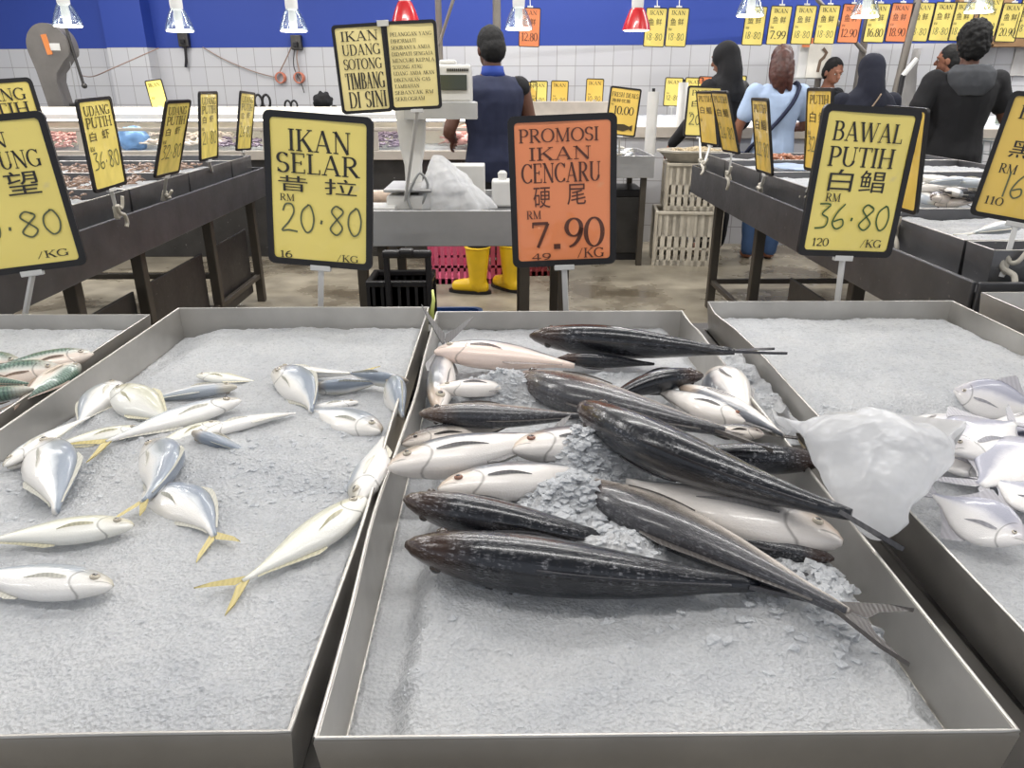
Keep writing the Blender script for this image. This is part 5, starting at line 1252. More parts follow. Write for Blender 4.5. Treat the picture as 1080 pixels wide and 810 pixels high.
def roll(label, c, r, h, tilt=None):
    t = thing('film_roll', label, 'roll', c, group='upright white film rolls'); mb = MB(); mb.lathe([(r, 0), (r, h), (r * .35, h), (r * .35, h - .01)], n=20); mb.build('film', M['white'], t, smooth='auto'); mb = MB(); mb.tube([(0, 0, h - .02), (0, 0, h + .025)], r * .28, 10); mb.build('core', M['black'], t)
    if tilt: t.rotation_euler = tilt
    return t
c = Py(687, 150, 6.35); ctop = Py(690, 97, 6.35); roll('white film roll standing on the far steel table, lower one', (c.x, 6.4, .832), .045, ctop.z - .83)
c = rc(718, 125, .0); ctop = rc(718, 87, 0.0); roll('white film roll standing on the tiled counter edge', (c.x, c.y, 1.021), .042, ctop.z - 1.02)
# right hand back: crates, papers, scale, poles
c = Py(845, 103, 8.0)
G5 = 'green crates behind the tiled counter'
bt = thing('back_bench', 'steel bench behind the tiled counter carrying green crates', 'bench', (3.2, 8.02, 0), WR); mb = MB(); mb.b2((-1.2, -.16, .94), (2.6, .14, .98), .003); mb.build('top', M['mid_steel'], bt)
for x in (-1.1, .7, 2.5): mb = MB(); mb.b2((x - .02, -.02, 0), (x + .02, .02, .94)); mb.build('leg', M['leg'], bt)
for k, (px, lab) in enumerate(((824, 'green crate at the left, behind the woman in light blue'), (862, 'green crate in front of the man in dark shirt'), (946, 'green crate right of the woman in navy headscarf'))):
    d = Vector(ray(px, 103)); y = 8.02 - .14 * (d.x / d.y * 8.0 - 3.2); c = Py(px, 103, y)
    crate('plastic_crate', lab, (c.x, y, .982), .36, .24, .30, M['green'], WR, G5, 8, .6)
# ------------------------------------------------------------------ hanging signs on a rail
YR = 7.5
GH = 'price signs hanging from the overhead rail'
xr0 = Py(540, 20, YR).x; xr1 = Py(1100, 20, YR).x
t = thing('sign_rail', 'white overhead rail carrying the row of price signs', 'rail', ((xr0 + xr1) / 2, YR, 2.2)); hw = (xr1 - xr0) / 2 + .1
mb = MB(); mb.b2((-hw, -.015, -.015), (hw, .015, .015), .003); mb.build('rail_bar', M['white'], t)
for x in (-hw + .3, 0, hw - .3): mb = MB(); mb.tube([(x, 0, .01), (x, 0, 1.2)], .008, 8); mb.build('hanger_rod', M['white'], t)
hang = [(558.5, 29, 'o', '12.80'), (691, 29, 'y', None), (714, 29, 'y', None), (795.5, 27.5, 'y', None), (821.5, 27, 'y', '7.99'), (847.5, 26.5, 'y', None), (872, 26, 'y', None), (897, 25, 'o', '12.90'), (924.5, 24.5, 'y', '16.80'), (948, 24, 'o', '18.90'), (971, 23.5, 'y', None), (994, 23, 'y', None), (1014.5, 23, 'y', None), (1043, 18, 'y', None), (1064.5, 24, 'y', '20.90'), (1084, 20, 'y', None)]
names_h = ['orange hanging sign priced 12.80 above the big orange sign', 'yellow hanging sign right of the red lamp', 'yellow hanging sign second right of the red lamp', 'first yellow hanging sign of the long row, near a lamp', 'yellow hanging sign priced 7.99', 'plain yellow hanging sign between 7.99 and the orange one', 'yellow hanging sign directly left of the orange one priced 12.90', 'orange hanging sign priced 12.90', 'yellow hanging sign priced 16.80 between two orange ones', 'orange hanging sign priced 18.90', 'yellow hanging sign directly right of the orange 18.90 one', 'yellow hanging sign above the cap of the grey net', 'yellow hanging sign left of the man with curly hair', 'yellow hanging sign raised higher than its neighbours', 'yellow hanging sign priced 20.90', 'yellow hanging sign cut by the right picture edge']
for (px, py, k, pr_), nm in zip(hang, names_h):
    c = Py(px, py, YR - .01)
    L = [('IKAN', .15, .85, .83, .94), ('RM', .08, .24, .42, .48)]
    if pr_: L.append((pr_, .1, .92, .14, .36))
    sign('hanging_price_sign', nm, GH, c, 0, math.radians(3), math.radians(1.5), 'orange' if k == 'o' else 'yellow', w=.195, h=.325, fr=.007, lines=L, hz=[('鱼', .14, .42, .56, .74), ('鲜', .52, .80, .56, .74)], ink='ink_o' if k == 'o' else 'ink', price=None if pr_ else [('18.80', .1, .9, .16, .34, .08)], up=(c.x, YR, 2.19))
# ------------------------------------------------------------------ pendant lamps
M['lampglass'] = M['glass']; M['bulb'] = emit('lamp_lens', (255, 250, 238), 3.5)
M['redshade'] = mat('red_shade', (190, 34, 40), .25, coat=.5); M['socket'] = mat('white_socket', (222, 222, 220), .4)
LAMPS = []
for px, py, red, lab in ((72, 28, 0, 'clear glass pendant lamp above the bone saw'), (190, 33, 0, 'clear glass pendant lamp second from the left'), (310, 33, 0, 'clear glass pendant lamp above the hanging cables'), (428, 25, 1, 'red pendant lamp above the TIMBANG sign'), (547, 31, 0, 'clear glass pendant lamp behind the orange hanging sign'), (671, 32, 1, 'red pendant lamp left of two yellow hanging signs'), (791, 17, 0, 'clear glass pendant lamp at the start of the hanging row'), (912, 18, 0, 'clear glass pendant lamp above the woman in navy headscarf'), (1032, 13, 0, 'clear glass pendant lamp near the right end of hanging row')):
    c = Py(px, py, 6.75)
    t = thing('pendant_lamp', lab, 'lamp', (c.x, 6.75, c.z), group='pendant lamps over the counters'); LAMPS.append(c)
    mb = MB(); mb.lathe([(.118, 0), (.116, .006), (.104, .05), (.085, .10), (.062, .15), (.05, .165), (.046, .165), (.058, .148), (.08, .10), (.10, .05), (.112, .003)], n=28); mb.build('lamp_shade', M['redshade'] if red else M['lampglass'], t, smooth=True)
    mb = MB(); mb.lathe([(.001, -.004), (.102, -.004), (.108, .004), (.09, .012), (.001, .012)], n=24); mb.build('lens', M['bulb'], t, smooth='auto')
    mb = MB(); mb.lathe([(.03, .012), (.034, .10), (.03, .15), (.048, .165), (.05, .19), (.05, .28), (.03, .30)], n=20); mb.build('socket', M['socket'], t, smooth='auto')
    mb = MB(); mb.tube([(0, 0, .29), (0, 0, 3.4 - c.z)], .007, 8); mb.build('cord', M['socket'], t)
# ------------------------------------------------------------------ poles, sockets, cables and the rest of the back wall
M['pipe'] = mat('grey_pipe', (132, 126, 118), .45, .4)
def pole(name, label, cat, pts, r, m='pipe'): mb = MB(); mb.tube(pts, r, 10); o = mb.build(name, M[m], None, smooth='auto'); tag(o, label, cat); return o
c = Py(464, 60, 7.02); pole('steel_pole', 'grey steel pole rising behind the scale', 'pole', [(c.x, 7.02, 1.186), (c.x, 7.02, 3.4)], .028)
a = Py(463, 47, 6.99); b = Py(478, 0, 6.96); d = b - a; pole('diagonal_brace', 'thin diagonal brace beside the pole behind the scale', 'brace', [a, a + d * 4], .014)
c = Py(524, 30, 7.03); pole('steel_pole', 'grey steel pole rising above the man in navy', 'pole', [(c.x, 7.02, 1.186), (c.x, 7.02, 3.4)], .036)
def wallp(px, py):
    d = Vector(ray(px, py)); n = Vector((-math.sin(WR), math.cos(WR), 0)); p0 = Vector((0, 8.75, 0)); tt = (p0 - Vector((0, 0, H))).dot(n) / d.dot(n); return Vector((0, 0, H)) + d * tt
for px, py, lab in ((195.5, 42, 'dark wall socket box under the second lamp'), (314, 45, 'dark wall socket box under the third lamp')):
    c = wallp(px, py); t = thing('wall_socket', lab, 'socket', c, WR, 'socket boxes on the blue wall'); mb = MB(); mb.box((0, -.03, 0), (.12, .06, .15), None, .01); mb.build('box', M['dark_steel'], t); mb = MB(); mb.box((.0, -.07, -.02), (.05, .03, .05), None, .006); mb.build('plug', M['black'], t)
def wire(label, pts, r=.007, m=None):
    P = [wallp(x, y) + Vector((0, -.012 - dy, 0)) for x, y, dy in pts]
    mb = MB(); mb.tube(cr([tuple(p) for p in P], 6), r, 6); o = mb.build('cable', m or M['dark_steel'], None, smooth=True); tag(o, label, 'cable'); return o
M['wire'] = mat('wall_wire', (150, 128, 116), .5)
c = wallp(197, 50)
wire('black plug lead dangling below the left socket box', [(197, 47, .03), (197.5, 56, .03), (198, 64, .03), (197.5, 71, .03)], .016, M['black'])
wire('thin wire sagging across the tiles from the saw to the column', [(92, 80, .1), (120, 81, .45), (150, 72, .62), (180, 52, .3)], .006, M['wire'])
wire('thin wire running down the tiles right of the left socket', [(215, 50, .02), (240, 64, .02), (270, 76, .02), (293, 82, .02)], .006, M['wire'])
wire('lead hanging down from the right socket box to a coil', [(309, 48, .03), (303, 62, .03), (297, 74, .03), (296, 78, .03)], .007, M['wire'])
wire('second lead hanging from the right socket box', [(316, 48, .03), (314, 60, .03), (316, 72, .03), (317, 76, .03)], .007, M['wire'])
wire('lead dropping from the socket straight to the worktop', [(312, 48, .03), (311, 70, .03), (318, 86, .03), (322, 98, .03)], .006, M['dark_steel'])
for k, px in enumerate((296.5, 316)):
    c = wallp(px, 82); mb = MB()
    for j in range(3): mb.tube([Vector((.06 * math.cos(2 * PI * i / 16) * (1 - j * .12), -.02 - j * .012, .055 * math.sin(2 * PI * i / 16))) for i in range(17)], .008, 6, False)
    o = mb.build('cable_coil', mat('orange_pink_cable', (196, 120, 96), .5), None, smooth=True, loc=c); tag(o, ['coiled orange pink cable, left of the pair on the tiles', 'coiled orange pink cable, right of the pair on the tiles'][k], 'cable', 'coiled cables on the tiled wall')
c = Py(912, 40, 7.85); pole('steel_pole', 'grey pole behind the woman in navy headscarf', 'pole', [(c.x, 7.85, 0), (c.x, 7.85, 3.4)], .035)
a = Py(900, 42, 7.8); b = Py(912.5, 56, 7.8); pole('diagonal_brace', 'diagonal brace joining the pole behind the navy headscarf', 'brace', [a + (a - b) * 3, b], .02)
a = Py(958, 42, 7.5); b = Py(944, 100, 7.5); pole('wooden_pole', 'slanted brown pole holding the grey net', 'pole', [a + (a - b) * 1.2, b], .035)
c = Py(955, 92, 7.42)
mb = MB(); mb.loft([[Vector((w * math.cos(2 * PI * k / 18) + dx + .01 * math.sin(5 * k), .05 * math.sin(2 * PI * k / 18), z)) for k in range(18)] for w, z, dx in ((.01, .33, .05), (.025, .2, .04), (.06, .06, .03), (.085, -.06, .02), (.10, -.18, .0), (.07, -.27, -.01), (.02, -.30, -.01))]); o = mb.build('net_bag', mat('grey_net', (120, 118, 116), .8, bump=.4, bscale=80), None, smooth=True, loc=c); tag(o, 'grey net bag hanging from the slanted brown pole', 'net')
a = Py(952, 80, 7.3); b = Py(967, 62, 7.3); t = thing('film_roll', 'thin white tube sticking up at a slant near the net bag', 'tube', a); mb = MB(); mb.tube([(0, 0, 0), b - a], .022, 12); mb.build('film', M['white'], t, smooth='auto'); mb = MB(); mb.tube([(0, 0, .98 - a.z), (0, 0, -.02), (b - a) * .05], .022, 12); mb.build('holder', M['black'], t, smooth='auto')
# notice papers clipped on a scale display
c = Py(868, 63, 7.75); t = thing('weighing_scale', 'white hanging scale display with papers clipped on it', 'scale', (c.x, 7.75, c.z))
mb = MB(); mb.b2((-.24, 0, -.17), (.08, .08, .17), .01); mb.build('housing', M['white'], t)
mb = MB(); mb.tube([(0, .05, -.17), (0, .05, .99 - c.z)], .03, 10); mb.build('column', M['pipe'], t)
mb = MB(); mb.b2((-.15, -.012, -.16), (.06, -.002, .14), .0); pa = mb.build('paper_sheet', mat('paper', (226, 222, 212), .7), t)
mb = MB(); mb.b2((-.22, -.010, .11), (-.04, -.002, .19), .0); mb.build('orange_label', M['orange'], t)
mb = MB(); _seg(mb, [(-.02, .10), (.02, .06), (0, .02), (-.03, -.01), (-.035, -.05), (-.04, -.11)], [.03] * 6, -.014, lambda a, b: (a, b)); mb.build('printed_mark', mat('brown_print', (112, 92, 76), .6), pa, fix=False)
# brown cardboard on top of the wall ledge at right
for k, (px, py, w, h, lab) in enumerate(((1040, 30, .42, .30, 'brown cardboard panel on the blue wall at far right'), (1075, 30, .5, .34, 'brown cardboard panel touching the right picture edge'), (1035, 4, .5, .22, 'brown carton panel above the others at far right'))):
    c = wallp(px, py); mb = MB(); mb.box((0, -.055, 0), (w, .1, h), None, .004); o = mb.build('cardboard_panel', mat('cardboard', (150, 118, 84), .8), None, loc=c); o.rotation_euler.z = WR; tag(o, lab, 'cardboard', 'cardboard on the blue wall')
c = wallp(1076, 62); mb = MB(); mb.box((0, -.012, 0), (.14, .02, .32), None, .003); o = mb.build('wall_frame', mat('pale_notice', (182, 180, 178), .5), None, loc=c); o.rotation_euler.z = WR; tag(o, 'pale framed notice on the tiles at far right', 'notice')
# green bottle and glass jars near the customer in black
c = rc(1058, 110, .3); t = thing('bottle', 'grey green bottle standing on the tiled counter near the black shirted man', 'bottle', (c.x, c.y, 1.05)); mb = MB(); mb.lathe([(.03, 0), (.032, .02), (.032, .12), (.014, .17), (.014, .20)], n=16); mb.build('body', mat('bottle_green', (120, 130, 120), .25), t, smooth='auto'); mb = MB(); mb.lathe([(.016, .2), (.016, .225), (.005, .226)], n=12); mb.build('cap', M['black'], t)
# wire shopping trolley at right
cx_ = Py(1074, 150, 5.55)
t = thing('shopping_trolley', 'grey wire shopping trolley beside the man in black', 'trolley', (cx_.x + .12, 5.6, 0)); M['chrome'] = mat('zinc_wire', (150, 158, 158), .35, .7)
mb = MB()
def bk(z, w, d): return [Vector((a * w / 2, b * d / 2, z)) for a, b in ((-1, -1), (1, -1), (1, 1), (-1, 1), (-1, -1))]
for i in range(7): z = .42 + .56 * i / 6; mb.tube(bk(z, .36 + .10 * i / 6, .6 + .12 * i / 6), .004 if 0 < i < 6 else .008, 6, False)
for i in range(9):
    for s in (-1, 1):
        q = -1 + 2 * i / 8; mb.tube([(q * .18, s * .30, .42), (q * .23, s * .36, .98)], .003, 5); mb.tube([(s * .18, q * .30, .42), (s * .23, q * .36, .98)], .003, 5)
mb.build('basket', M['chrome'], t)
for s in (-1, 1):
    for q in (-1, 1):
        mb = MB(); mb.tube([(s * .17, q * .28, .42), (s * .20, q * .3, .10)], .011, 8); mb.build('leg', M['chrome'], t)
        mb = MB(); mb.prism([(q * .3 + .05 * math.cos(a * PI / 8), .05 + .05 * math.sin(a * PI / 8)) for a in range(16)], s * .20 - .012, s * .20 + .012, 'x'); mb.build('wheel', M['black'], t)
mb = MB(); mb.tube([(-.23, -.36, .98), (-.22, -.48, 1.03), (.22, -.48, 1.03), (.23, -.36, .98)], .012, 8); mb.build('handle', M['black'], t)
# ------------------------------------------------------------------ people
def lerp(a, b, t): return Vector(a) * (1 - t) + Vector(b) * t
def limb(mb, pts, rs, n=14):
    P = cr([tuple(p) for p in pts], 5) if len(pts) > 2 else [tuple(p) for p in pts]
    R = [r[0] for r in cr([(q, 0) for q in rs], 5)] if len(rs) > 2 else list(rs)
    mb.tube([Vector(p) for p in P], R, n)
    mb.ell(P[0], (R[0],) * 3, 12, 8); mb.ell(P[-1], (R[-1],) * 3, 12, 8)
def ering(c, rx, ry, z, n=20, fx=0): return [Vector((c[0] + rx * math.cos(2 * PI * k / n), c[1] + ry * math.sin(2 * PI * k / n), z)) for k in range(n)]
def hand(mb, wrist, dirv, palm_n, s=1.0, curl=.5, right=True):
    d = Vector(dirv).normalized(); nrm = Vector(palm_n); nrm = (nrm - d * nrm.dot(d)).normalized(); w = d.cross(nrm) * (1 if right else -1)
    W = Vector(wrist)
    rot = Matrix((w, nrm, d)).transposed()
    mb.ell(W + d * .045 * s, (.040 * s, .016 * s, .052 * s), 14, 10, rot)
    for i, (off, L) in enumerate(((-.030, .068), (-.010, .078), (.011, .073), (.031, .058))):
        b = W + d * .085 * s + w * off * s * 1.05; L *= s
        fan = w * off * .45
        p1 = b + (d + fan).normalized() * L * .42
        d2 = (d * math.cos(curl) + nrm * math.sin(curl) + fan).normalized(); p2 = p1 + d2 * L * .33
        d3 = (d * math.cos(curl * 1.8) + nrm * math.sin(curl * 1.8) + fan).normalized(); p3 = p2 + d3 * L * .27
        limb(mb, [b, p1, p2, p3], [.0095 * s, .0088 * s, .008 * s, .007 * s], 8)
    b = W + d * .03 * s - w * .034 * s
    limb(mb, [b, b + (d * .7 - w * .7 + nrm * .3).normalized() * .034 * s, b + (d * .95 - w * .55 + nrm * .5).normalized() * .062 * s], [.013 * s, .011 * s, .008 * s], 8)
def person(label, x, y, h, rz=0.0, skin='skin', shirt=None, shirt_len=.46, sleeve='short', pants=None, hair=None, hairkind='short', arms=None, head=(0, 0), boots=None, stance=.09, build=1.0, extras=None, collar=None, pants_top=.56, toes=(0, 0)):
    """faces +y before turning by rz; every length below is a fraction of the height h"""
    t = thing('person', label, 'person', (x, y, 0), rz)
    def P(a, b, c): return Vector((a * h, b * h, c * h))
    hy, hp = head   # head turn (about z, + = to the left), nod (+ = down)
    arms = arms or {}
    aL = arms.get('L', ((-.150, -.01, .63), (-.150, .03, .475))); aR = arms.get('R', ((.150, -.01, .63), (.150, .03, .475)))
    shz = .805; shx = .108 * build
    torso = [(.45, .078, .055), (.49, .092, .066), (.53, .094, .068), (.58, .084, .06), (.63, .080, .058), (.69, .092, .064), (.74, .102, .066), (.785, .108, .060), (.815, .088, .05), (.835, .05, .038), (.855, .033, .033)]
    hc = P(0, .012, .928)
    HR = Matrix.Rotation(hy, 3, 'Z') @ Matrix.Rotation(-hp, 3, 'X')
    nb = P(0, .004, .862)
    def HP(a, b, c): return nb + HR @ (P(a, b, c) - nb)
    def legs(mb, inf):
        for s in (-1, 1):
            limb(mb, [P(s * .048, 0, .50), P(s * .053, .004, .40), P(s * .054, .008, .275), P(s * stance * .62, -.006, .17), P(s * stance * .62, -.004, .05)], [(.058 * build + inf) * h, (.050 + inf) * h, (.036 + inf) * h, (.032 + inf) * h, (.024 + inf) * h])
    def tors(mb, inf, z0=.44, z1=.86):
        rr = [r for r in torso if z0 - .001 <= r[0] <= z1 + .001]
        mb.loft([ering((0, 0), (r[1] * build + inf) * h, (r[2] * build + inf) * h, r[0] * h) for r in rr])
        for s in (-1, 1): mb.ell(P(s * shx * .92, 0, shz - .012), ((.034 + inf) * h,) * 3)
    def arm(mb, s, A, inf, to=1.0):
        S = P(s * shx, 0, shz - .008); E_ = P(*A[0]); Wr = P(*A[1])
        r = [(.032 + inf) * h, (.029 + inf) * h, (.024 + inf) * h, (.022 + inf * 1.0) * h, (.0155 + inf) * h]
        pts = [S, lerp(S, E_, .5), E_, lerp(E_, Wr, .35), Wr]
        if to < 1:
            m = 2 if to < .45 else 3
            pts = [S, lerp(S, E_, .3), lerp(S, E_, .62)] if to < .5 else pts
            r = [(.033 + inf) * h, (.031 + inf) * h, (.030 + inf) * h] if to < .5 else r
        limb(mb, pts, r)
        return Wr, (Wr - E_).normalized()
    # continuous body
    mb = MB(); tors(mb, 0); legs(mb, 0)
    for s in (-1, 1):
        mb.ell(P(s * stance * .62, .035 if not boots else 0, .022), (.030 * h, (.062 if not boots else .03) * h, .022 * h))
        A = aL if s < 0 else aR
        Wr, d = arm(mb, s, A, 0)
        pn = Vector(A[2]) if len(A) > 2 else Vector((-s, 0.3, 0))
        hand(mb, Wr, Vector(A[3]) if len(A) > 3 else d, pn, h / 1.72, A[4] if len(A) > 4 else .45, s > 0)
    limb(mb, [P(0, -.004, .82), HP(0, .0, .885)], [.034 * h, .032 * h])
    mb.ell(HP(0, .006, .940), (.0455 * h, .056 * h, .058 * h), 24, 16, HR)
    mb.ell(HP(0, .022, .905), (.036 * h, .040 * h, .040 * h), 20, 14, HR)
    limb(mb, [HP(0, .060, .936), HP(0, .071, .917)], [.006 * h, .0095 * h], 10)
    mb.ell(HP(0, .059, .893), (.018 * h, .008 * h, .006 * h), 12, 8, HR)
    mb.ell(HP(0, .056, .950), (.032 * h, .010 * h, .006 * h), 12, 8, HR)
    for s in (-1, 1): mb.ell(HP(s * .046, .004, .922), (.006 * h, .013 * h, .02 * h), 10, 8, HR)
    baked(mb, 'body', M[skin], t, .0062 * h / 1.7, 3)
    for s in (-1, 1):
        em = MB(); em.ell(HP(s * .019, .0545, .934), (.0075 * h, .004 * h, .0042 * h), 10, 8, HR); e = em.build('eye', M['eyeball'], t, smooth=True)
        em = MB(); em.ell(HP(s * .019, .0590, .934), (.0042 * h, .0018 * h, .0042 * h), 10, 6, HR); em.build('iris', M['pupil'], e, smooth=True)
    fold = lambda co: .004 * noise.fractal(co * 9, 1, 2, 3) + .003 * noise.noise(co * Vector((22, 22, 7)) if False else Vector((co.x * 24, co.y * 24, co.z * 9)))
    if pants:
        mb = MB(); legs(mb, .011); tors(mb, .010, .44, pants_top)
        baked(mb, 'trousers', M[pants], t, .011, 4, fold)
    if shirt:
        mb = MB()
        rr = [r for r in torso if r[0] >= shirt_len - .001 and r[0] <= .836]
        mb.loft([ering((0, 0), (r[1] * build + (.016 if r[0] < .8 else .010)) * h, (r[2] * build + (.016 if r[0] < .8 else .010)) * h, r[0] * h) for r in rr])
        for s in (-1, 1):
            mb.ell(P(s * shx * (.92 if sleeve != 'none' else .72), 0, shz - .012), ((.044 if sleeve != 'none' else .040) * h,) * 3)
            A = aL if s < 0 else aR
            if sleeve == 'short': arm(mb, s, A, .011, .42)
            elif sleeve == 'long': arm(mb, s, A, .010)
        baked(mb, 'shirt', M[shirt], t, .010, 4, fold)
    if collar:
        mb = MB(); mb.loft([ering((0, -.002 * h), .050 * h, .046 * h, .832 * h), ering((0, -.002 * h), .043 * h, .042 * h, .850 * h), ering((0, 0), .040 * h, .040 * h, .868 * h), ering((0, 0), .036 * h, .036 * h, .866 * h), ering((0, 0), .036 * h, .036 * h, .832 * h)])
        mb.build('collar', M[collar], t, smooth=True)
    if hairkind in ('short', 'curly', 'long'):
        mb = MB(); k = .012 if hairkind == 'curly' else .006
        n = 26; rings = []
        mb.ell(HP(0, -.006, .950), ((.0455 + k) * h, (.053 + k) * h, (.055 + k) * h), n, 16, HR)
        mb.ell(HP(0, -.022, .922), ((.0445 + k * .8) * h, (.042 + k * .6) * h, (.050 + k * .5) * h), n, 14, HR)
        if hairkind == 'long':
            limb(mb, [HP(0, -.04, .94), HP(0, -.056, .89), HP(0, -.056, .845), P(0, -.062, .80)], [.045 * h, .042 * h, .036 * h, .014 * h])
            limb(mb, [HP(-.022, -.04, .92), HP(-.026, -.05, .86), P(-.03, -.062, .825)], [.034 * h, .03 * h, .012 * h])
            limb(mb, [HP(.022, -.04, .92), HP(.028, -.05, .86), P(.036, -.06, .815)], [.034 * h, .03 * h, .012 * h])
        am = .010 if hairkind == 'curly' else .003; fq = 42 if hairkind == 'curly' else 50
        baked(mb, 'hair', M[hair or 'hair'], t, .008, 2, lambda co: am * noise.fractal(co * fq, 1, 2, 3))
    if hairkind == 'hijab':
        mb = MB()
        mb.ell(HP(0, -.006, .942), (.060 * h, .068 * h, .068 * h), 24, 16, HR)
        limb(mb, [HP(0, -.018, .92), P(0, -.022, .865), P(0, -.012, .81)], [.058 * h, .062 * h, .075 * h])
        mb.loft([ering((0, -.008 * h), .125 * h * build, .080 * h, .735 * h), ering((0, -.008 * h), .128 * h * build, .082 * h, .775 * h), ering((0, -.008 * h), .105 * h * build, .074 * h, .815 * h), ering((0, -.008 * h), .06 * h, .06 * h, .86 * h)])
        baked(mb, 'headscarf', M[hair], t, .011, 4, fold)
    if boots:
        for s in (-1, 1):
            mb = MB(); bx = s * stance * .62 * h
            mb.loft([ering((bx, -.006 * h), .050 * h * k, .052 * h * k, z) for k, z in ((.72, .06), (.74, .12), (.86, .20), (.98, .29), (1.0, .33))])
            ta = math.radians(toes[0] if s < 0 else toes[1]); ux, uy = -math.sin(ta), math.cos(ta)
            limb(mb, [(bx - ux * .03, -.006 * h - uy * .03, .045), (bx + ux * .08, -.006 * h + uy * .08, .05), (bx + ux * .15, -.006 * h + uy * .15, .044)], [.05, .052, .044])
            mb.ell((bx, -.012 * h, .05), (.045, .055, .05))
            b = baked(mb, 'boot', M[boots], t, .008, 4)
            sm = MB(); sm.prism([(bx + uy * a * .105 + ux * (b_ * .31 + .06), -.006 * h - ux * a * .105 + uy * (b_ * .31 + .06)) for a, b_ in rrect(1, 1, .45)], 0.0, .022, 'z'); sm.build('sole', M['black'], b)
            rm = MB(); rm.tube([(bx + .0505 * h * math.cos(a * PI / 12), -.006 * h + .0525 * h * math.sin(a * PI / 12), .325) for a in range(25)], .006, 6, False); rm.build('top_band', M[boots], b, smooth=True)
    if extras: extras(t, h, P)
    return t
M['eyeball'] = mat('eye_white', (176, 168, 160), .5)
M['navy'] = mat('navy_cloth', (34, 40, 66), .85, bump=.15, bscale=180); M['royal'] = mat('royal_blue_cloth', (48, 74, 160), .85)
M['yboot'] = mat('yellow_rubber', (226, 184, 30), .35, var=.12)
M['lblue'] = mat('light_blue_cloth', (172, 192, 222), .85, bump=.1, bscale=180); M['jeans'] = mat('blue_denim', (62, 88, 128), .85, bump=.2, bscale=250)
M['auburn'] = mat('auburn_hair', (78, 44, 36), .5, var=.4, scale=30, bump=.4, bscale=120)
M['hoodgrey'] = mat('charcoal_grey_cloth', (66, 68, 72), .9)
M['darkblue'] = mat('dark_navy_scarf', (26, 29, 44), .9); M['stripe'] = mat('white_cloth', (205, 206, 212), .85)
# the worker in navy at the middle
a = Py(522, 180, 5.15)
def badge(t, h, P): pass
person('person seen from behind in a navy vest, blue collar and yellow rubber boots', a.x - .01, 5.15, 1.70, math.radians(14), skin='skin_d', shirt='navy', sleeve='none', pants='blackcloth', hairkind='short', collar='royal', boots='yboot', build=1.04, stance=.115, shirt_len=.45, toes=(62, 25),
    arms={'L': ((-.175, -.02, .64), (-.14, .10, .60), (1, 0, -.4), (.2, 1, -.2), .5), 'R': ((.160, .01, .63), (.12, .12, .56), (-1, 0, -.3), (-.1, 1, -.2), .5)}, head=(.15, .25))
a = Py(762, 120, 6.5)
def st(t, h, P):
    for k in range(3):
        mb = MB()
        for s in (1,):
            mb.tube(cr([tuple(P(s * (.128 + k * .008), -.036 + .012 * k, .80)), tuple(P(s * (.150 + k * .007), -.04 + .012 * k, .72)), tuple(P(s * (.158 + k * .007), -.03 + .012 * k, .64))], 5), .008, 6)
        mb.build('sleeve_stripe', M['stripe'], t, smooth=True)
person('person in a long black headscarf and dark top reaching left', a.x, 6.5, 1.68, math.radians(30), skin='skin', shirt='blackcloth', sleeve='long', pants='blackcloth', hair='blackcloth', hairkind='hijab', arms={'L': ((-.165, .03, .66), (-.19, .13, .54), (1, 0, -.6)), 'R': ((.155, .0, .65), (.12, .10, .53), (-1, 0, -.4))}, head=(.25, .2), extras=st)
a = Py(818, 120, 6.2)
def strap(t, h, P):
    mb = MB(); mb.tube(cr([tuple(P(.085, -.042, .822)), tuple(P(.055, -.088, .76)), tuple(P(0, -.089, .68)), tuple(P(-.06, -.086, .61)), tuple(P(-.104, -.05, .56)), tuple(P(-.12, 0, .52))], 6), .016, 8); mb.build('bag_strap', M['navy'], t, smooth=True)
    mb = MB(); mb.tube(cr([tuple(P(.085, -.042, .822)), tuple(P(.08, .02, .84)), tuple(P(.06, .075, .77))], 6), .016, 8); mb.build('bag_strap', M['navy'], t, smooth=True)
    mb = MB(); mb.box(P(-.135, .02, .47), (.07, .16, .18), None, .02); mb.build('shoulder_bag', M['navy'], t)
person('person with auburn hair in a light blue shirt with a dark strap', a.x, 6.2, 1.64, math.radians(-6), skin='skin', shirt='lblue', sleeve='short', pants='jeans', hair='auburn', hairkind='long', shirt_len=.45, extras=strap, arms={'L': ((-.165, .01, .64), (-.165, .06, .50), (1, 0.3, 0)), 'R': ((.155, .05, .65), (.08, .15, .62), (-1, 0, -.3))}, head=(-.15, .15))
a = Py(879, 100, 7.62)
person('person with short black hair behind the green crate, looking down', a.x - .05, 7.66, 1.60, math.radians(-145), skin='skin', shirt='blackcloth', sleeve='short', pants='blackcloth', hairkind='short', head=(-.35, .35), arms={'L': ((-.15, .02, .65), (-.09, .12, .62), (1, 0, -.4)), 'R': ((.15, .02, .65), (.09, .12, .62), (-1, 0, -.4))})
a = Py(912, 120, 5.9)
def thin(t, h, P):
    mb = MB(); mb.tube(cr([tuple(P(.02, -.09, .83)), tuple(P(-.02, -.10, .77)), tuple(P(-.075, -.085, .70)), tuple(P(-.11, -.05, .62))], 6), .006, 6); mb.build('bag_strap', mat('tan_strap', (150, 130, 110), .6), t, smooth=True)
person('person in a navy headscarf and dark dress with thin strap', a.x, 5.9, 1.57, 0, skin='skin', shirt='darkblue', sleeve='long', pants='darkblue', hair='darkblue', hairkind='hijab', build=1.12, shirt_len=.45, head=(0, .15), extras=thin, arms={'L': ((-.165, .04, .66), (-.10, .14, .58), (1, 0, -.4)), 'R': ((.165, .04, .66), (.10, .14, .58), (-1, 0, -.4))})
a = Py(1001, 60, 7.5)
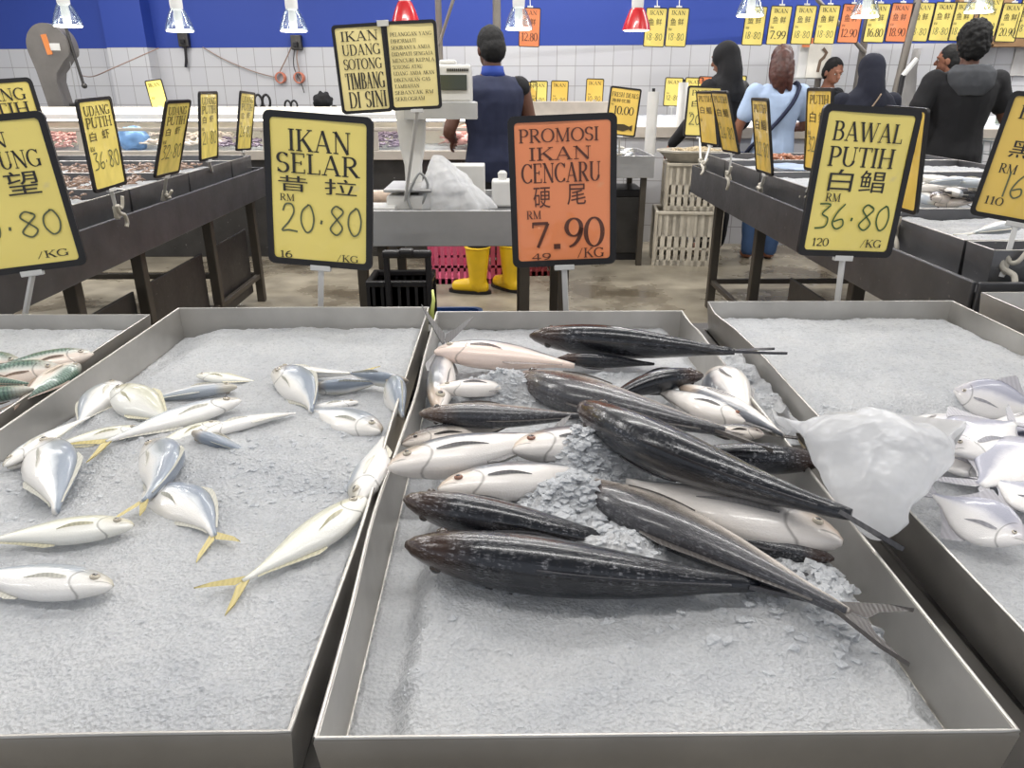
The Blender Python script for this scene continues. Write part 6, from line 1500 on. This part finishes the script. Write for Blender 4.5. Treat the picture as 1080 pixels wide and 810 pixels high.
person('person with a blue collar facing away behind the man in black', a.x, 7.45, 1.70, math.radians(40), skin='skin', shirt='navy', sleeve='short', pants='blackcloth', hairkind='short', collar='royal', head=(.25, .1))
a = Py(1011, 120, 5.32)
def hood(t, h, P):
    mb = MB(); mb.loft([ering((0, -.03 * h), .06 * h, .05 * h, .855 * h), ering((0, -.045 * h), .088 * h, .052 * h, .83 * h), ering((0, -.055 * h), .080 * h, .05 * h, .78 * h), ering((0, -.06 * h), .05 * h, .035 * h, .745 * h)])
    baked(mb, 'hood', M['hoodgrey'], t, .01, 4, lambda co: .005 * noise.fractal(co * 14, 1, 2, 3))
person('person with curly black hair in a black shirt and trousers, right arm out', a.x, 5.32, 1.74, math.radians(-8), skin='skin_d', shirt='blackcloth', sleeve='short', pants='blackcloth', hairkind='curly', build=1.05, shirt_len=.45, extras=hood, arms={'L': ((-.180, -.03, .65), (-.165, .06, .53), (1, .3, 0)), 'R': ((.175, .01, .665), (.275, .07, .615), (-.2, 0, -1), (1, .25, .0), .35)}, head=(-.1, .05))
# ------------------------------------------------------------------ light, camera
def area(name, loc, sx, sy, power, rot=(0, 0, 0), col=(1, .97, .93), spread=PI):
    l = bpy.data.lights.new(name, 'AREA'); l.shape = 'RECTANGLE'; l.size = sx; l.size_y = sy; l.energy = power; l.color = col; l.spread = spread
    o = bpy.data.objects.new(name, l); COL.objects.link(o); o.location = loc; o.rotation_euler = rot; return o
# rows of ceiling tubes
for y, p in ((.6, 25), (2.7, 40), (5.0, 58), (7.3, 66)):
    for x in (-4.2, 0, 4.2): area('ceiling_tube', (x, y, 3.3), 3.0, .12, p, col=(1, .98, .95))
for c in LAMPS:
    l = bpy.data.lights.new('pendant_light', 'SPOT'); l.energy = 22; l.spot_size = math.radians(110); l.spot_blend = .6; l.color = (1, .96, .9); l.shadow_soft_size = .08
    o = bpy.data.objects.new('pendant_light', l); COL.objects.link(o); o.location = (c.x, 6.75, c.z - .03)
w = bpy.data.worlds.new('World'); SC.world = w; w.use_nodes = True
w.node_tree.nodes['Background'].inputs[0].default_value = (.80, .84, .92, 1); w.node_tree.nodes['Background'].inputs[1].default_value = .52
cam = bpy.data.cameras.new('Camera'); cam.sensor_width = 36; cam.lens = 36 * F / 1080; cam.clip_start = .02
co = bpy.data.objects.new('Camera', cam); COL.objects.link(co); co.location = (0, 0, H)
co.rotation_euler = (PI / 2 - PITCH, 0, -YAW); SC.camera = co
SC.view_settings.view_transform = 'Standard'; SC.view_settings.look = 'None'; SC.view_settings.gamma = 1.0; SC.view_settings.use_curve_mapping = False
SC.view_settings.exposure = 0.45
if _fc is not None:
    cu = _fc.data; bpy.data.objects.remove(_fc); bpy.data.curves.remove(cu)
